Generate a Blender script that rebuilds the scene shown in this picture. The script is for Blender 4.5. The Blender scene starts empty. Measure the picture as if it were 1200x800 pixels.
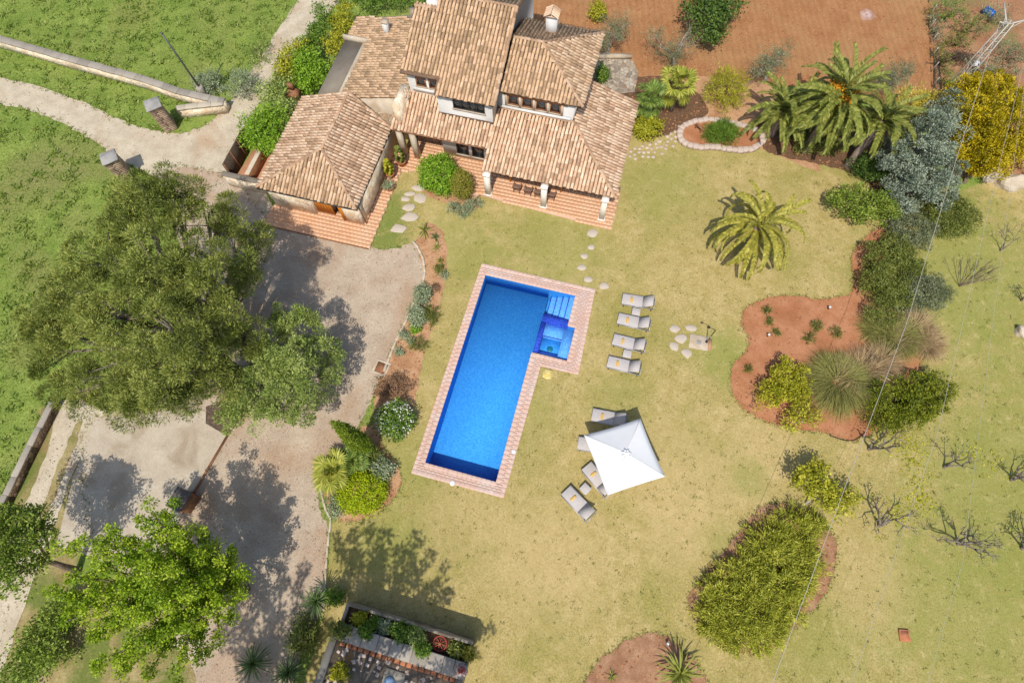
import bpy, bmesh, math, random
import numpy as np
from mathutils import Matrix, Vector
SC = bpy.context.scene
COL = SC.collection
random.seed(7)
RNG = np.random.default_rng(7)
# ------------------------------------------------------------ camera, sky, sun
FOC, NADIR, HGT = 680.0, (615.0, 672.0), 36.0       # survey of the photograph: focal length and plumb point (1200x800 frame), flying height in m
_d = np.array([NADIR[0]-600, -(NADIR[1]-400), -FOC]); _d /= np.linalg.norm(_d)
_z = -_d; _y = np.array([0, 1., 0])-_z*_z[1]; _y /= np.linalg.norm(_y); _x = np.cross(_y, _z)
ROT = np.stack([_x, _y, _z])
cam = bpy.data.cameras.new('camera'); cam_o = bpy.data.objects.new('camera', cam); COL.objects.link(cam_o)
cam.sensor_width = 36; cam.lens = FOC/1200*36; cam.clip_start = .5; cam.clip_end = 3000
m4 = Matrix.Identity(4)
for i in range(3):
    for j in range(3): m4[i][j] = ROT[i][j]
m4[2][3] = HGT
cam_o.matrix_world = m4
SC.camera = cam_o
SUN_EL, SUN_AZ = math.radians(58.5), math.radians(13.0)       # shadows fall 13 deg east of +Y
w = bpy.data.worlds.new('World'); SC.world = w; w.use_nodes = True
nt = w.node_tree; bg = nt.nodes['Background']
sky = nt.nodes.new('ShaderNodeTexSky'); sky.sky_type = 'NISHITA'; sky.sun_disc = False
sky.sun_elevation = SUN_EL; sky.sun_rotation = math.pi+SUN_AZ
sky.air_density = 1.0; sky.dust_density = 1.5
nt.links.new(sky.outputs[0], bg.inputs[0]); bg.inputs[1].default_value = .15
sun = bpy.data.lights.new('sun', 'SUN'); sun.energy = 4.1; sun.angle = math.radians(.53); sun.color = (1, .945, .85)
sun_o = bpy.data.objects.new('sun', sun); COL.objects.link(sun_o)
_sd = Vector((math.sin(SUN_AZ)*math.cos(SUN_EL), math.cos(SUN_AZ)*math.cos(SUN_EL), -math.sin(SUN_EL)))
sun_o.rotation_euler = _sd.to_track_quat('-Z', 'Y').to_euler()
SC.view_settings.view_transform = 'Standard'; SC.view_settings.look = 'None'
SC.view_settings.exposure = 0.07; SC.view_settings.gamma = 1
SC.render.engine = 'CYCLES'
SC.cycles.max_bounces = 8; SC.cycles.transparent_max_bounces = 16

# ------------------------------------------------------------ survey helpers
def P(px, py, z=0.):
    """ground plan position of a surveyed point at height z"""
    r = ROT @ np.array([px-600, -(py-400), -FOC]); t = (HGT-z)/-r[2]
    return r[0]*t, r[1]*t
def P3(px, py, z=0.):
    x, y = P(px, py, z); return np.array([x, y, z])
def scale_at(px, py, z=0.):
    x, y = P(px, py, z)
    return FOC/float(np.dot(np.array([x, y, z-HGT]), -ROT[:, 2]))
def S(r, g, b, k=.72):
    f = lambda c: (c/255/12.92 if c <= 10 else ((c/255+.055)/1.055)**2.4)*k
    return (f(r), f(g), f(b))

# ------------------------------------------------------------ mesh helpers
class MB:
    def __init__(s): s.v = []; s.f = []; s.n = 0; s.tone = []
    def add(s, V, F, tone=None):
        V = np.asarray(V, float); s.v.append(V)
        if isinstance(F, np.ndarray): s.f.append(F+s.n)
        else:
            by = {}
            for q in F: by.setdefault(len(q), []).append(q)
            for q in by.values(): s.f.append(np.array(q)+s.n)
        s.tone.append(np.full(len(V), .5) if tone is None else np.asarray(tone, float))
        s.n += len(V); return s
    def box(s, x0, x1, y0, y1, z0, z1, rot=0, c=None, jit=0):
        V = np.array([(x, y, z) for z in (z0, z1) for y in (y0, y1) for x in (x0, x1)], float)
        if jit: V += RNG.uniform(-jit, jit, V.shape)
        if rot:
            c = c or ((x0+x1)/2, (y0+y1)/2); a, b = math.cos(rot), math.sin(rot)
            X, Y = V[:, 0]-c[0], V[:, 1]-c[1]; V[:, 0] = c[0]+a*X-b*Y; V[:, 1] = c[1]+b*X+a*Y
        return s.add(V, [(0, 2, 3, 1), (4, 5, 7, 6), (0, 1, 5, 4), (2, 6, 7, 3), (0, 4, 6, 2), (1, 3, 7, 5)])
    def cham(s, x0, x1, y0, y1, z0, z1, b, rot=0, c=None):
        """block with chamfered top edges"""
        p = [(x0, y0, z0), (x1, y0, z0), (x1, y1, z0), (x0, y1, z0), (x0, y0, z1-b), (x1, y0, z1-b), (x1, y1, z1-b), (x0, y1, z1-b),
             (x0+b, y0+b, z1), (x1-b, y0+b, z1), (x1-b, y1-b, z1), (x0+b, y1-b, z1)]
        V = np.array(p, float)
        if rot:
            c = c or ((x0+x1)/2, (y0+y1)/2); a, q = math.cos(rot), math.sin(rot)
            X, Y = V[:, 0]-c[0], V[:, 1]-c[1]; V[:, 0] = c[0]+a*X-q*Y; V[:, 1] = c[1]+q*X+a*Y
        F = [(3, 2, 1, 0), (8, 9, 10, 11)]
        for k in range(4):
            j = (k+1) % 4; F += [(k, j, 4+j, 4+k), (4+k, 4+j, 8+j, 8+k)]
        return s.add(V, F)
    def prism(s, pts, z0, z1):
        n = len(pts); V = [(p[0], p[1], z0) for p in pts]+[(p[0], p[1], z1) for p in pts]
        F = [tuple(range(n, 2*n)), tuple(range(n-1, -1, -1))]+[(k, (k+1) % n, n+(k+1) % n, n+k) for k in range(n)]
        return s.add(V, F)
    def hull_faces(s, top, drop):
        """slab from a planar 3-D polygon and a downward thickness"""
        n = len(top); V = [tuple(p) for p in top]+[(p[0], p[1], p[2]-drop) for p in top]
        F = [tuple(range(n)), tuple(range(2*n-1, n-1, -1))]+[(k+n, (k+1) % n+n, (k+1) % n, k) for k in range(n)]
        return s.add(V, F)
    def tube(s, pts, rad, n=7, cap=True):
        pts = np.asarray(pts, float); m = len(pts)
        rad = np.full(m, rad) if np.isscalar(rad) else np.asarray(rad, float)
        V = []; ref = np.array([.3, .2, .93])
        for k in range(m):
            t = pts[min(k+1, m-1)]-pts[max(k-1, 0)]; t /= (np.linalg.norm(t)+1e-9)
            if abs(t@ref) > .95: ref = np.array([.9, -.1, .1])
            a = np.cross(t, ref); a /= np.linalg.norm(a); b = np.cross(t, a)
            for q in range(n):
                th = 2*math.pi*q/n; V.append(pts[k]+rad[k]*(math.cos(th)*a+math.sin(th)*b))
        F = [(k*n+q, k*n+(q+1) % n, (k+1)*n+(q+1) % n, (k+1)*n+q) for k in range(m-1) for q in range(n)]
        if cap: F += [tuple(range(n-1, -1, -1)), tuple(range((m-1)*n, m*n))]
        return s.add(V, F)
    def lathe(s, prof, c=(0, 0, 0), n=16):
        V = []; m = len(prof)
        for r, z in prof:
            for q in range(n): th = 2*math.pi*q/n; V.append((c[0]+r*math.cos(th), c[1]+r*math.sin(th), c[2]+z))
        F = [(k*n+q, k*n+(q+1) % n, (k+1)*n+(q+1) % n, (k+1)*n+q) for k in range(m-1) for q in range(n)]
        F += [tuple(range(n-1, -1, -1)), tuple(range((m-1)*n, m*n))]
        return s.add(V, F)
    def mesh(s, name, mat, smooth=False):
        me = bpy.data.meshes.new(name)
        V = np.concatenate(s.v); tot = [np.full(len(f), f.shape[1]) for f in s.f]
        cnt = np.concatenate(tot); idx = np.concatenate([f.ravel() for f in s.f])
        me.vertices.add(len(V)); me.vertices.foreach_set('co', V.ravel())
        me.loops.add(len(idx)); me.loops.foreach_set('vertex_index', idx.astype(np.int32))
        me.polygons.add(len(cnt)); st = np.concatenate([[0], np.cumsum(cnt)[:-1]])
        me.polygons.foreach_set('loop_start', st.astype(np.int32))
        a = me.attributes.new('tone', 'FLOAT', 'POINT'); a.data.foreach_set('value', np.concatenate(s.tone).astype(np.float32))
        me.update(calc_edges=True)
        if smooth: me.polygons.foreach_set('use_smooth', np.ones(len(cnt), bool))
        if mat: me.materials.append(mat)
        return me
    def build(s, name, mat, parent=None, smooth=False, **kw):
        o = bpy.data.objects.new(name, s.mesh(name, mat, smooth)); COL.objects.link(o)
        if parent: o.parent = parent
        for k, v in kw.items(): o[k] = v
        return o
def tag(o, label, cat, group=None):
    o['label'] = label; o['category'] = cat
    if group: o['group'] = group
    return o
def thing(name, label, cat, loc=(0, 0, 0), rz=0, group=None):
    o = bpy.data.objects.new(name, None); o.empty_display_size = .2; COL.objects.link(o)
    o.location = loc; o.rotation_euler = (0, 0, rz)
    return tag(o, label, cat, group)
def inst(me, name, parent, loc=(0, 0, 0), rot=(0, 0, 0), sc=1):
    o = bpy.data.objects.new(name, me); COL.objects.link(o); o.parent = parent
    o.location = loc; o.rotation_euler = rot; o.scale = (sc, sc, sc) if np.isscalar(sc) else sc
    return o
def dup(root, loc, rz, label, group=None, cat=None):
    c = root.copy(); COL.objects.link(c); c.location = loc; c.rotation_euler = (0, 0, rz); c['label'] = label
    if group: c['group'] = group
    for ch in root.children:
        d = ch.copy(); COL.objects.link(d); d.parent = c
        for g in ch.children:
            e = g.copy(); COL.objects.link(e); e.parent = d
    return c

# ------------------------------------------------------------ materials
def new_mat(name):
    m = bpy.data.materials.new(name); m.use_nodes = True
    t = m.node_tree; return m, t, t.nodes['Principled BSDF']
def noise(t, sc, det=5, rough=.6, vec=None, dist=0):
    n = t.nodes.new('ShaderNodeTexNoise'); n.inputs['Scale'].default_value = sc; n.inputs['Detail'].default_value = det
    n.inputs['Roughness'].default_value = rough; n.inputs['Distortion'].default_value = dist
    if vec: t.links.new(vec, n.inputs['Vector'])
    return n.outputs['Fac']
def ramp(t, fac, stops):
    r = t.nodes.new('ShaderNodeValToRGB'); e = r.color_ramp.elements
    while len(e) < len(stops): e.new(.5)
    for k, (p, c) in enumerate(stops): e[k].position = p; e[k].color = (*c, 1) if len(c) == 3 else c
    t.links.new(fac, r.inputs[0]); return r.outputs[0]
def mix(t, fac, a, b, mode='MIX'):
    n = t.nodes.new('ShaderNodeMix'); n.data_type = 'RGBA'; n.blend_type = mode
    for v, s in ((fac, n.inputs[0]), (a, n.inputs[6]), (b, n.inputs[7])):
        if isinstance(v, (int, float)): s.default_value = v
        elif isinstance(v, tuple): s.default_value = (*v, 1)
        else: t.links.new(v, s)
    return n.outputs[2]
def math_(t, op, a, b=0., clamp=False):
    n = t.nodes.new('ShaderNodeMath'); n.operation = op; n.use_clamp = clamp
    for v, s in ((a, n.inputs[0]), (b, n.inputs[1])):
        if isinstance(v, (int, float)): s.default_value = v
        else: t.links.new(v, s)
    return n.outputs[0]
def pos(t): return t.nodes.new('ShaderNodeNewGeometry').outputs['Position']
def objco(t): return t.nodes.new('ShaderNodeTexCoord').outputs['Object']
def bumpy(t, bs, h, strength, dist=.02):
    b = t.nodes.new('ShaderNodeBump'); b.inputs['Strength'].default_value = strength; b.inputs['Distance'].default_value = dist
    t.links.new(h, b.inputs['Height']); t.links.new(b.outputs[0], bs.inputs['Normal'])
G3 = lambda v: (v, v, v)
def surf(name, c1, c2, sc=1., c3=None, sc3=.2, lo3=.5, hi3=.7, fine=30, famt=.25, rough=.9, bump=.4, bd=.03, metal=0, lo=.35, hi=.65, extra=None):
    """earthy surface: two tones by noise, a third by broad patches, fine grain and relief"""
    m, t, bs = new_mat(name); p = pos(t)
    col = ramp(t, noise(t, sc, 6, .65, p), [(lo, c1), (hi, c2)])
    if c3: col = mix(t, ramp(t, noise(t, sc3, 4, .55, p, .6), [(lo3, G3(0)), (hi3, G3(1))]), col, c3)
    f = noise(t, fine, 4, .7, p)
    col = mix(t, 1., col, ramp(t, f, [(.25, G3(1-famt)), (.75, G3(1+famt))]), 'MULTIPLY')
    if extra: col = extra(t, p, col)
    t.links.new(col, bs.inputs['Base Color']); bs.inputs['Roughness'].default_value = rough; bs.inputs['Metallic'].default_value = metal
    bs.inputs['Specular IOR Level'].default_value = .25
    if bump: bumpy(t, bs, f, bump, bd)
    return m
def island(name, stops, sc=1.5, namt=.35, rough=.85, bump=.3, fine=25, stain=None):
    """each loose piece its own tone from a palette, with weathering"""
    m, t, bs = new_mat(name); p = pos(t)
    rnd = t.nodes.new('ShaderNodeNewGeometry').outputs['Random Per Island']
    fac = math_(t, 'ADD', math_(t, 'MULTIPLY', rnd, 1-namt), math_(t, 'MULTIPLY', noise(t, sc, 4, .6, p), namt))
    col = ramp(t, fac, stops)
    f = noise(t, fine, 4, .7, p)
    col = mix(t, 1., col, ramp(t, f, [(.25, G3(.75)), (.75, G3(1.2))]), 'MULTIPLY')
    if stain: col = mix(t, ramp(t, noise(t, stain[0], 6, .7, p), [(stain[1], G3(0)), (stain[1]+.12, G3(stain[3] if len(stain) > 3 else .8))]), col, stain[2])
    t.links.new(col, bs.inputs['Base Color']); bs.inputs['Roughness'].default_value = rough
    bs.inputs['Specular IOR Level'].default_value = .2
    if bump: bumpy(t, bs, f, bump, .02)
    return m
def leafy(name, dark, mid, light, trans=.25, k=.5):
    dark, mid, light = (tuple(min(v*LEAF, .85) for v in c) for c in (dark, mid, light)); trans += .04
    m, t, bs = new_mat(name)
    rnd = t.nodes.new('ShaderNodeNewGeometry').outputs['Random Per Island']
    at = t.nodes.new('ShaderNodeAttribute'); at.attribute_name = 'tone'
    fac = math_(t, 'ADD', math_(t, 'MULTIPLY', rnd, k), math_(t, 'MULTIPLY', at.outputs['Fac'], 1-k))
    col = ramp(t, fac, [(.12, dark), (.5, mid), (.88, light)])
    t.links.new(col, bs.inputs['Base Color']); bs.inputs['Roughness'].default_value = .55; bs.inputs['Specular IOR Level'].default_value = .3
    tr = t.nodes.new('ShaderNodeBsdfTranslucent'); t.links.new(col, tr.inputs[0])
    ms = t.nodes.new('ShaderNodeMixShader'); ms.inputs[0].default_value = trans
    t.links.new(bs.outputs[0], ms.inputs[1]); t.links.new(tr.outputs[0], ms.inputs[2])
    t.links.new(ms.outputs[0], t.nodes['Material Output'].inputs[0])
    return m
def plain(name, c, rough=.5, metal=0, spec=.5, var=.12, sc=8):
    m, t, bs = new_mat(name); p = objco(t)
    col = mix(t, 1., c, ramp(t, noise(t, sc, 4, .6, p), [(.3, G3(1-var)), (.7, G3(1+var))]), 'MULTIPLY')
    t.links.new(col, bs.inputs['Base Color']); bs.inputs['Roughness'].default_value = rough; bs.inputs['Metallic'].default_value = metal
    bs.inputs['Specular IOR Level'].default_value = spec
    return m
M = {}
LEAF = 1.28
def blobs_extra(items, sc=1.2):
    """worn or lush patches of the turf: (x, y, radius, colour, amount)"""
    def f(t, p, col):
        n = noise(t, sc, 5, .7, p)
        for (x, y, r, c, a) in items:
            v = t.nodes.new('ShaderNodeVectorMath'); v.operation = 'DISTANCE'; v.inputs[1].default_value = (x, y, 0); t.links.new(p, v.inputs[0])
            d = math_(t, 'DIVIDE', v.outputs['Value'], r)
            d = math_(t, 'ADD', d, math_(t, 'MULTIPLY', math_(t, 'SUBTRACT', n, .5), 1.6))
            col = mix(t, ramp(t, d, [(.35, G3(a)), (1.0, G3(0))]), col, c)
        return col
    return f
def bp(px, py, rpx, c, a): x, y = P(px, py); return (x, y, rpx/scale_at(px, py), c, a)
def furrows(t, p, col):
    col = blobs_extra([bp(1017, 18, 10, S(222, 200, 196), .8)])(t, p, col)
    wv = t.nodes.new('ShaderNodeTexWave'); wv.bands_direction = 'X'; wv.inputs['Scale'].default_value = .62; wv.inputs['Distortion'].default_value = 1.6; wv.inputs['Detail'].default_value = 3; t.links.new(p, wv.inputs['Vector'])
    return mix(t, 1., col, ramp(t, wv.outputs['Fac'], [(.2, G3(.94)), (.7, G3(1.03))]), 'MULTIPLY')
GREEN = S(150, 156, 76); TAN = S(212, 186, 130); LUSH = S(122, 140, 62)
def turf_extra(items):
    f0 = blobs_extra(items)
    def f(t, p, col):
        col = f0(t, p, col)
        col = mix(t, ramp(t, noise(t, 2.6, 6, .72, p, .4), [(.54, G3(0)), (.7, G3(.55))]), col, S(140, 138, 66))
        col = mix(t, ramp(t, noise(t, 1.7, 5, .7, p, .3), [(.56, G3(0)), (.72, G3(.5))]), col, S(222, 200, 142))
        col = mix(t, ramp(t, noise(t, 5.5, 3, .6, p), [(.63, G3(0)), (.72, G3(.55))]), col, S(112, 116, 58))
        col = mix(t, ramp(t, noise(t, 7.3, 3, .6, p, .2), [(.62, G3(0)), (.72, G3(.5))]), col, S(226, 208, 158))
        return col
    return f
M['lawn'] = surf('lawn', S(180, 161, 97), S(204, 182, 124), 1.1, S(168, 157, 88), .2, .44, .66, 9, .34, .95, .5, .04, extra=turf_extra(
    [bp(650, 285, 90, GREEN, .45), bp(770, 215, 70, GREEN, .5), bp(450, 250, 45, LUSH, .8), bp(450, 285, 35, LUSH, .7), bp(845, 415, 45, GREEN, .7), bp(540, 290, 70, GREEN, .45),
     bp(480, 540, 60, GREEN, .45), bp(1130, 330, 150, GREEN, .75), bp(1180, 560, 170, GREEN, .65), bp(1130, 720, 140, GREEN, .6), bp(980, 760, 80, GREEN, .4), bp(1100, 230, 60, LUSH, .5),
     bp(800, 560, 110, TAN, .45), bp(640, 660, 100, TAN, .5), bp(1010, 680, 70, TAN, .4), bp(900, 540, 60, TAN, .45), bp(530, 620, 70, TAN, .3), bp(790, 640, 60, TAN, .4),
     bp(880, 560, 30, GREEN, .5), bp(850, 640, 40, GREEN, .4), bp(720, 470, 50, GREEN, .3), bp(460, 640, 60, GREEN, .5), bp(620, 480, 60, GREEN, .3)]))
M['field'] = surf('field', S(120, 144, 58), S(154, 170, 82), .5, S(146, 150, 82), .12, .5, .68, 6, .3, .95, .7, .08, extra=blobs_extra(
    [bp(60, 200, 60, S(150, 138, 96), .35), bp(40, 330, 40, S(140, 130, 80), .3), bp(155, 18, 40, S(160, 145, 90), .35), bp(130, 200, 30, S(150, 140, 90), .4), bp(90, 260, 30, S(150, 136, 90), .3), bp(30, 420, 30, S(150, 136, 90), .3), bp(250, 20, 40, S(150, 150, 84), .3)], .8))
M['road'] = surf('road', S(196, 180, 154), S(220, 206, 180), .8, S(196, 166, 134), .25, .55, .72, 10, .22, .95, .5, .03)
M['driveway'] = surf('driveway', S(188, 167, 144), S(210, 191, 167), .6, S(186, 155, 126), .22, .48, .68, 11, .26, .95, .5, .03)
M['concrete'] = surf('concrete', S(194, 178, 156), S(212, 198, 176), .7, S(178, 160, 136), .5, .52, .7, 9, .16, .9, .25, .01)
M['red_field'] = surf('red_field', S(172, 118, 74), S(192, 140, 94), .7, S(188, 146, 98), .12, .5, .7, 10, .25, .95, .9, .08, extra=furrows)
M['bed'] = surf('bed', S(184, 124, 84), S(202, 144, 106), 1.2, S(176, 116, 78), .4, .5, .7, 18, .2, .95, .7, .04)
M['bed_dark'] = surf('bed_dark', S(166, 122, 90), S(194, 152, 118), 1.2, S(156, 112, 82), .5, .5, .7, 16, .3, .95, .7, .04)
M['bed_tan'] = surf('bed_tan', S(188, 142, 102), S(212, 168, 128), 1.5, S(172, 122, 86), .5, .5, .7, 14, .25, .95, .7, .04)
M['scrub'] = surf('scrub', S(164, 116, 82), S(186, 142, 106), .5, S(134, 128, 80), .25, .52, .66, 8, .3, .95, .8, .06)
M['dry'] = surf('dry', S(150, 130, 84), S(184, 168, 116), .8, S(120, 130, 62), .4, .48, .62, 9, .3, .95, .7, .05)
M['dark_mottle'] = surf('dark_mottle', S(80, 66, 58), S(130, 110, 92), 6, None, fine=25, famt=.5, bump=1)
TILE = [(.05, S(158, 130, 104)), (.25, S(192, 158, 124)), (.45, S(214, 176, 140, .83)), (.62, S(216, 184, 150, .83)), (.8, S(226, 194, 160, .85)), (.95, S(240, 216, 188, .85))]
M['tile'] = island('roof_tile', TILE, 1.2, .35, .85, .3, 25, (1.1, .55, S(142, 122, 92), .55))
M['tile_pink'] = island('roof_tile_pink', [(.05, S(164, 134, 108)), (.2, S(196, 160, 128)), (.42, S(220, 180, 146, .85)), (.62, S(220, 188, 156, .85)), (.8, S(232, 200, 168, .87)), (.95, S(244, 222, 196, .87))], 1.2, .35, .85, .3, 25, (1.3, .6, S(132, 110, 90), .55))
M['tile_old'] = island('roof_tile_old', [(.05, S(158, 132, 104)), (.3, S(194, 160, 124)), (.55, S(216, 180, 142, .84)), (.75, S(218, 180, 144, .84)), (.95, S(234, 206, 172, .84))], .8, .35, .85, .3, 25, (1.2, .54, S(156, 136, 100), .5))
M['pan'] = surf('roof_pan', S(128, 100, 80), S(158, 126, 102), 2, None, fine=20)
M['ridge'] = island('ridge_tile', [(.1, S(140, 114, 92)), (.5, S(200, 162, 130)), (.9, S(224, 194, 164))], 1, .4, .85, .3, 25, (2.5, .58, S(212, 140, 60), .5))
M['white'] = surf('white_render', S(232, 228, 222), S(242, 240, 236), .8, S(216, 208, 196), .6, .55, .8, 20, .04, .9, .15, .01)
def stone_mat(name, c1, c2, c3, mort, sc=3.):
    m, t, bs = new_mat(name); p = pos(t)
    v = t.nodes.new('ShaderNodeTexVoronoi'); v.inputs['Scale'].default_value = sc; t.links.new(p, v.inputs['Vector'])
    v2 = t.nodes.new('ShaderNodeTexVoronoi'); v2.feature = 'DISTANCE_TO_EDGE'; v2.inputs['Scale'].default_value = sc; t.links.new(p, v2.inputs['Vector'])
    sp = t.nodes.new('ShaderNodeSeparateColor'); t.links.new(v.outputs['Color'], sp.inputs[0])
    col = ramp(t, sp.outputs[0], [(.1, c1), (.5, c2), (.9, c3)])
    col = mix(t, ramp(t, v2.outputs['Distance'], [(.02, G3(1)), (.09, G3(0))]), col, mort)
    f = noise(t, 22, 4, .7, p); col = mix(t, 1., col, ramp(t, f, [(.25, G3(.8)), (.75, G3(1.15))]), 'MULTIPLY')
    t.links.new(col, bs.inputs['Base Color']); bs.inputs['Roughness'].default_value = .9; bs.inputs['Specular IOR Level'].default_value = .2
    bumpy(t, bs, ramp(t, v2.outputs['Distance'], [(0, G3(0)), (.12, G3(1))]), .7, .03)
    return m
M['stone'] = stone_mat('rubble_stone', S(214, 186, 154, .95), S(230, 210, 182, .95), S(240, 226, 204, .95), S(226, 208, 180, .95))
M['stone_grey'] = stone_mat('grey_stone', S(150, 136, 120), S(184, 170, 150), S(206, 194, 174), S(170, 154, 134))
M['stone_dark'] = stone_mat('dark_stone', S(104, 84, 66), S(140, 116, 92), S(166, 142, 116), S(96, 78, 62), 4)
M['cut'] = surf('cut_stone', S(206, 188, 164), S(222, 208, 186), 1.5, S(196, 172, 144), .8, .5, .7, 16, .1, .85, .3, .01)
M['flag'] = island('flagstone', [(.1, S(196, 178, 160)), (.5, S(212, 196, 178)), (.9, S(220, 208, 192))], 2, .4, .85, .3, 20)
M['paver'] = island('terracotta_paver', [(.1, S(220, 166, 126, .8)), (.4, S(230, 178, 138, .84)), (.65, S(234, 188, 152, .84)), (.9, S(238, 204, 172, .84))], .9, .75, .8, .3, 25)
M['coping'] = island('pool_paver', [(.05, S(224, 176, 152)), (.3, S(230, 186, 164)), (.55, S(232, 198, 180)), (.75, S(234, 208, 194)), (.95, S(228, 186, 164))], .6, .85, .8, .25, 25, (.7, .5, S(230, 208, 196), .7))
M['mortar'] = surf('mortar', S(224, 180, 152), S(232, 192, 166), 2, None, fine=20)
M['wood'] = surf('orange_wood', S(206, 124, 34), S(222, 142, 48), 3, None, fine=30, famt=.12, rough=.6, bump=.1)
M['brown_wood'] = surf('brown_wood', S(142, 96, 66), S(170, 120, 86), 3, None, fine=30, famt=.15, rough=.7, bump=.1)
M['wicker'] = surf('brown_wicker', S(128, 98, 84), S(156, 124, 108), 12, None, fine=60, famt=.3, rough=.7, bump=.6)
M['dark_frame'] = plain('dark_frame', S(58, 54, 52), .5)
M['glass'] = plain('window_glass', S(52, 58, 62), .08, 0, .8)
M['grey_slab'] = surf('grey_slab', S(136, 126, 112), S(152, 142, 126), .8, S(128, 116, 102), .5, .5, .7, 14, .08)
M['slate'] = surf('slate', S(96, 90, 88), S(116, 110, 106), 2, None, fine=20, famt=.12)
M['metal'] = plain('grey_metal', S(120, 118, 116), .45, .6)
M['black'] = plain('black_metal', S(34, 32, 32), .45, .2)
M['lattice'] = plain('galvanised', S(206, 198, 184), .6, .1)
M['fabric'] = surf('sling_fabric', S(200, 192, 188, .72), S(210, 202, 196, .72), 4, None, fine=60, famt=.05, rough=.85, bump=.1)
M['alu'] = plain('alu_frame', S(188, 186, 190), .4, .4)
M['towel'] = surf('orange_towel', S(232, 186, 100), S(240, 202, 126), 8, None, fine=50, famt=.12)
M['towel_y'] = surf('yellow_towel', S(232, 200, 96), S(244, 226, 160), 5, None, fine=40, famt=.1)
M['canvas'] = surf('white_canvas', S(246, 246, 246, .74), S(252, 252, 252, .74), 1, None, fine=40, famt=.02, rough=.85, bump=.1)
M['terracotta'] = surf('terracotta', S(192, 122, 84), S(210, 142, 104), 3, None, fine=20, famt=.15)
M['soil'] = surf('soil', S(100, 74, 54), S(128, 96, 70), 6, None, fine=25, famt=.3)
M['bark'] = surf('bark', S(112, 94, 78), S(150, 132, 112), 6, None, fine=20, famt=.3)
M['bark_grey'] = surf('grey_bark', S(112, 100, 90), S(160, 148, 134), 5, None, fine=20, famt=.3)
M['bark_pale'] = surf('pale_bark', S(176, 166, 154), S(206, 198, 186), 5, None, fine=20, famt=.25)
M['bark_dark'] = surf('dark_bark', S(84, 70, 60), S(112, 96, 82), 6, None, fine=20, famt=.3)
M['palm_trunk'] = surf('palm_trunk', S(126, 108, 96), S(164, 146, 132), 7, None, fine=18, famt=.4, bump=1)
M['blue'] = plain('blue_plastic', S(36, 108, 190), .4)
M['white_plastic'] = plain('white_plastic', S(240, 240, 240), .4)
M['heather'] = surf('heather_screen', S(78, 64, 54), S(112, 94, 78), 9, None, fine=40, famt=.4, bump=1)
M['lid'] = plain('sky_dome', S(150, 180, 210), .25, 0, .6)
M['plaster'] = surf('old_plaster', S(166, 154, 136), S(192, 180, 160), 1.5, S(126, 114, 98), .8, .46, .6, 14, .12)
M['roofdeck'] = surf('old_roof_deck', S(132, 118, 102), S(172, 154, 130), 1.2, S(196, 150, 92), .5, .6, .7, 10, .2)
M['red_paint'] = plain('faded_red', S(176, 74, 58), .6)
# foliage
L = {}
L['pine'] = leafy('pine_needles', S(80, 94, 34), S(130, 140, 58), S(180, 184, 96), .14)
L['ash'] = leafy('ash_leaves', S(96, 120, 40), S(136, 158, 58), S(176, 190, 92), .25)
L['feather'] = leafy('feathery_green', S(104, 126, 54), S(150, 168, 82), S(194, 204, 120), .22)
L['lime'] = leafy('lime_leaves', S(98, 130, 16), S(148, 176, 32), S(198, 210, 70), .28)
L['dark'] = leafy('dark_leaves', S(48, 70, 28), S(80, 108, 42), S(124, 148, 62), .25)
L['mid'] = leafy('mid_leaves', S(66, 96, 28), S(104, 138, 44), S(152, 176, 70), .28)
L['bright'] = leafy('bright_leaves', S(88, 128, 22), S(132, 172, 40), S(178, 206, 72), .3)
L['yellow'] = leafy('yellow_green', S(118, 124, 22), S(172, 172, 40), S(216, 208, 76), .28)
L['gold'] = leafy('golden_conifer', S(112, 108, 10), S(180, 160, 14), S(224, 200, 40), .2)
L['gold_pale'] = leafy('pale_gold', S(148, 136, 30), S(204, 188, 62), S(238, 222, 110), .2)
L['blue'] = leafy('blue_juniper', S(90, 102, 86), S(134, 146, 122), S(178, 188, 164), .12)
L['lemon'] = leafy('lemon_leaves', S(80, 100, 28), S(120, 142, 44), S(172, 186, 84), .15)
L['silver'] = leafy('silver_leaves', S(110, 124, 88), S(152, 164, 124), S(192, 200, 164), .2)
L['olive'] = leafy('olive_leaves', S(84, 96, 64), S(126, 134, 96), S(168, 172, 134), .2)
L['olivegreen'] = leafy('olive_green', S(80, 92, 34), S(120, 130, 54), S(158, 162, 84), .22)
L['juniper'] = leafy('spreading_juniper', S(118, 126, 32), S(170, 174, 56), S(214, 210, 92), .18)
L['hedge'] = leafy('hedge_leaves', S(76, 90, 14), S(116, 128, 26), S(164, 166, 54), .22)
L['dome'] = leafy('dome_leaves', S(128, 148, 6), S(172, 190, 16), S(206, 216, 48), .28)
L['cypress'] = leafy('cypress_leaves', S(76, 96, 16), S(110, 132, 26), S(150, 164, 50), .15)
L['palm'] = leafy('palm_leaflets', S(84, 96, 36), S(130, 138, 58), S(182, 180, 94), .2)
L['palm_y'] = leafy('palm_leaflets_yellow', S(104, 108, 38), S(162, 156, 62), S(206, 194, 92), .2)
L['fan'] = leafy('fan_leaves', S(108, 118, 36), S(160, 166, 62), S(206, 200, 96), .25)
L['fan_g'] = leafy('fan_leaves_green', S(72, 98, 34), S(112, 136, 56), S(160, 174, 88), .25)
L['blade'] = leafy('blades', S(56, 80, 42), S(96, 120, 66), S(150, 166, 104), .2)
L['cycad'] = leafy('cycad', S(104, 116, 48), S(146, 152, 66), S(190, 188, 92), .2)
L['pampas'] = leafy('pampas_blades', S(112, 116, 54), S(152, 150, 80), S(192, 184, 118), .25)
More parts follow.
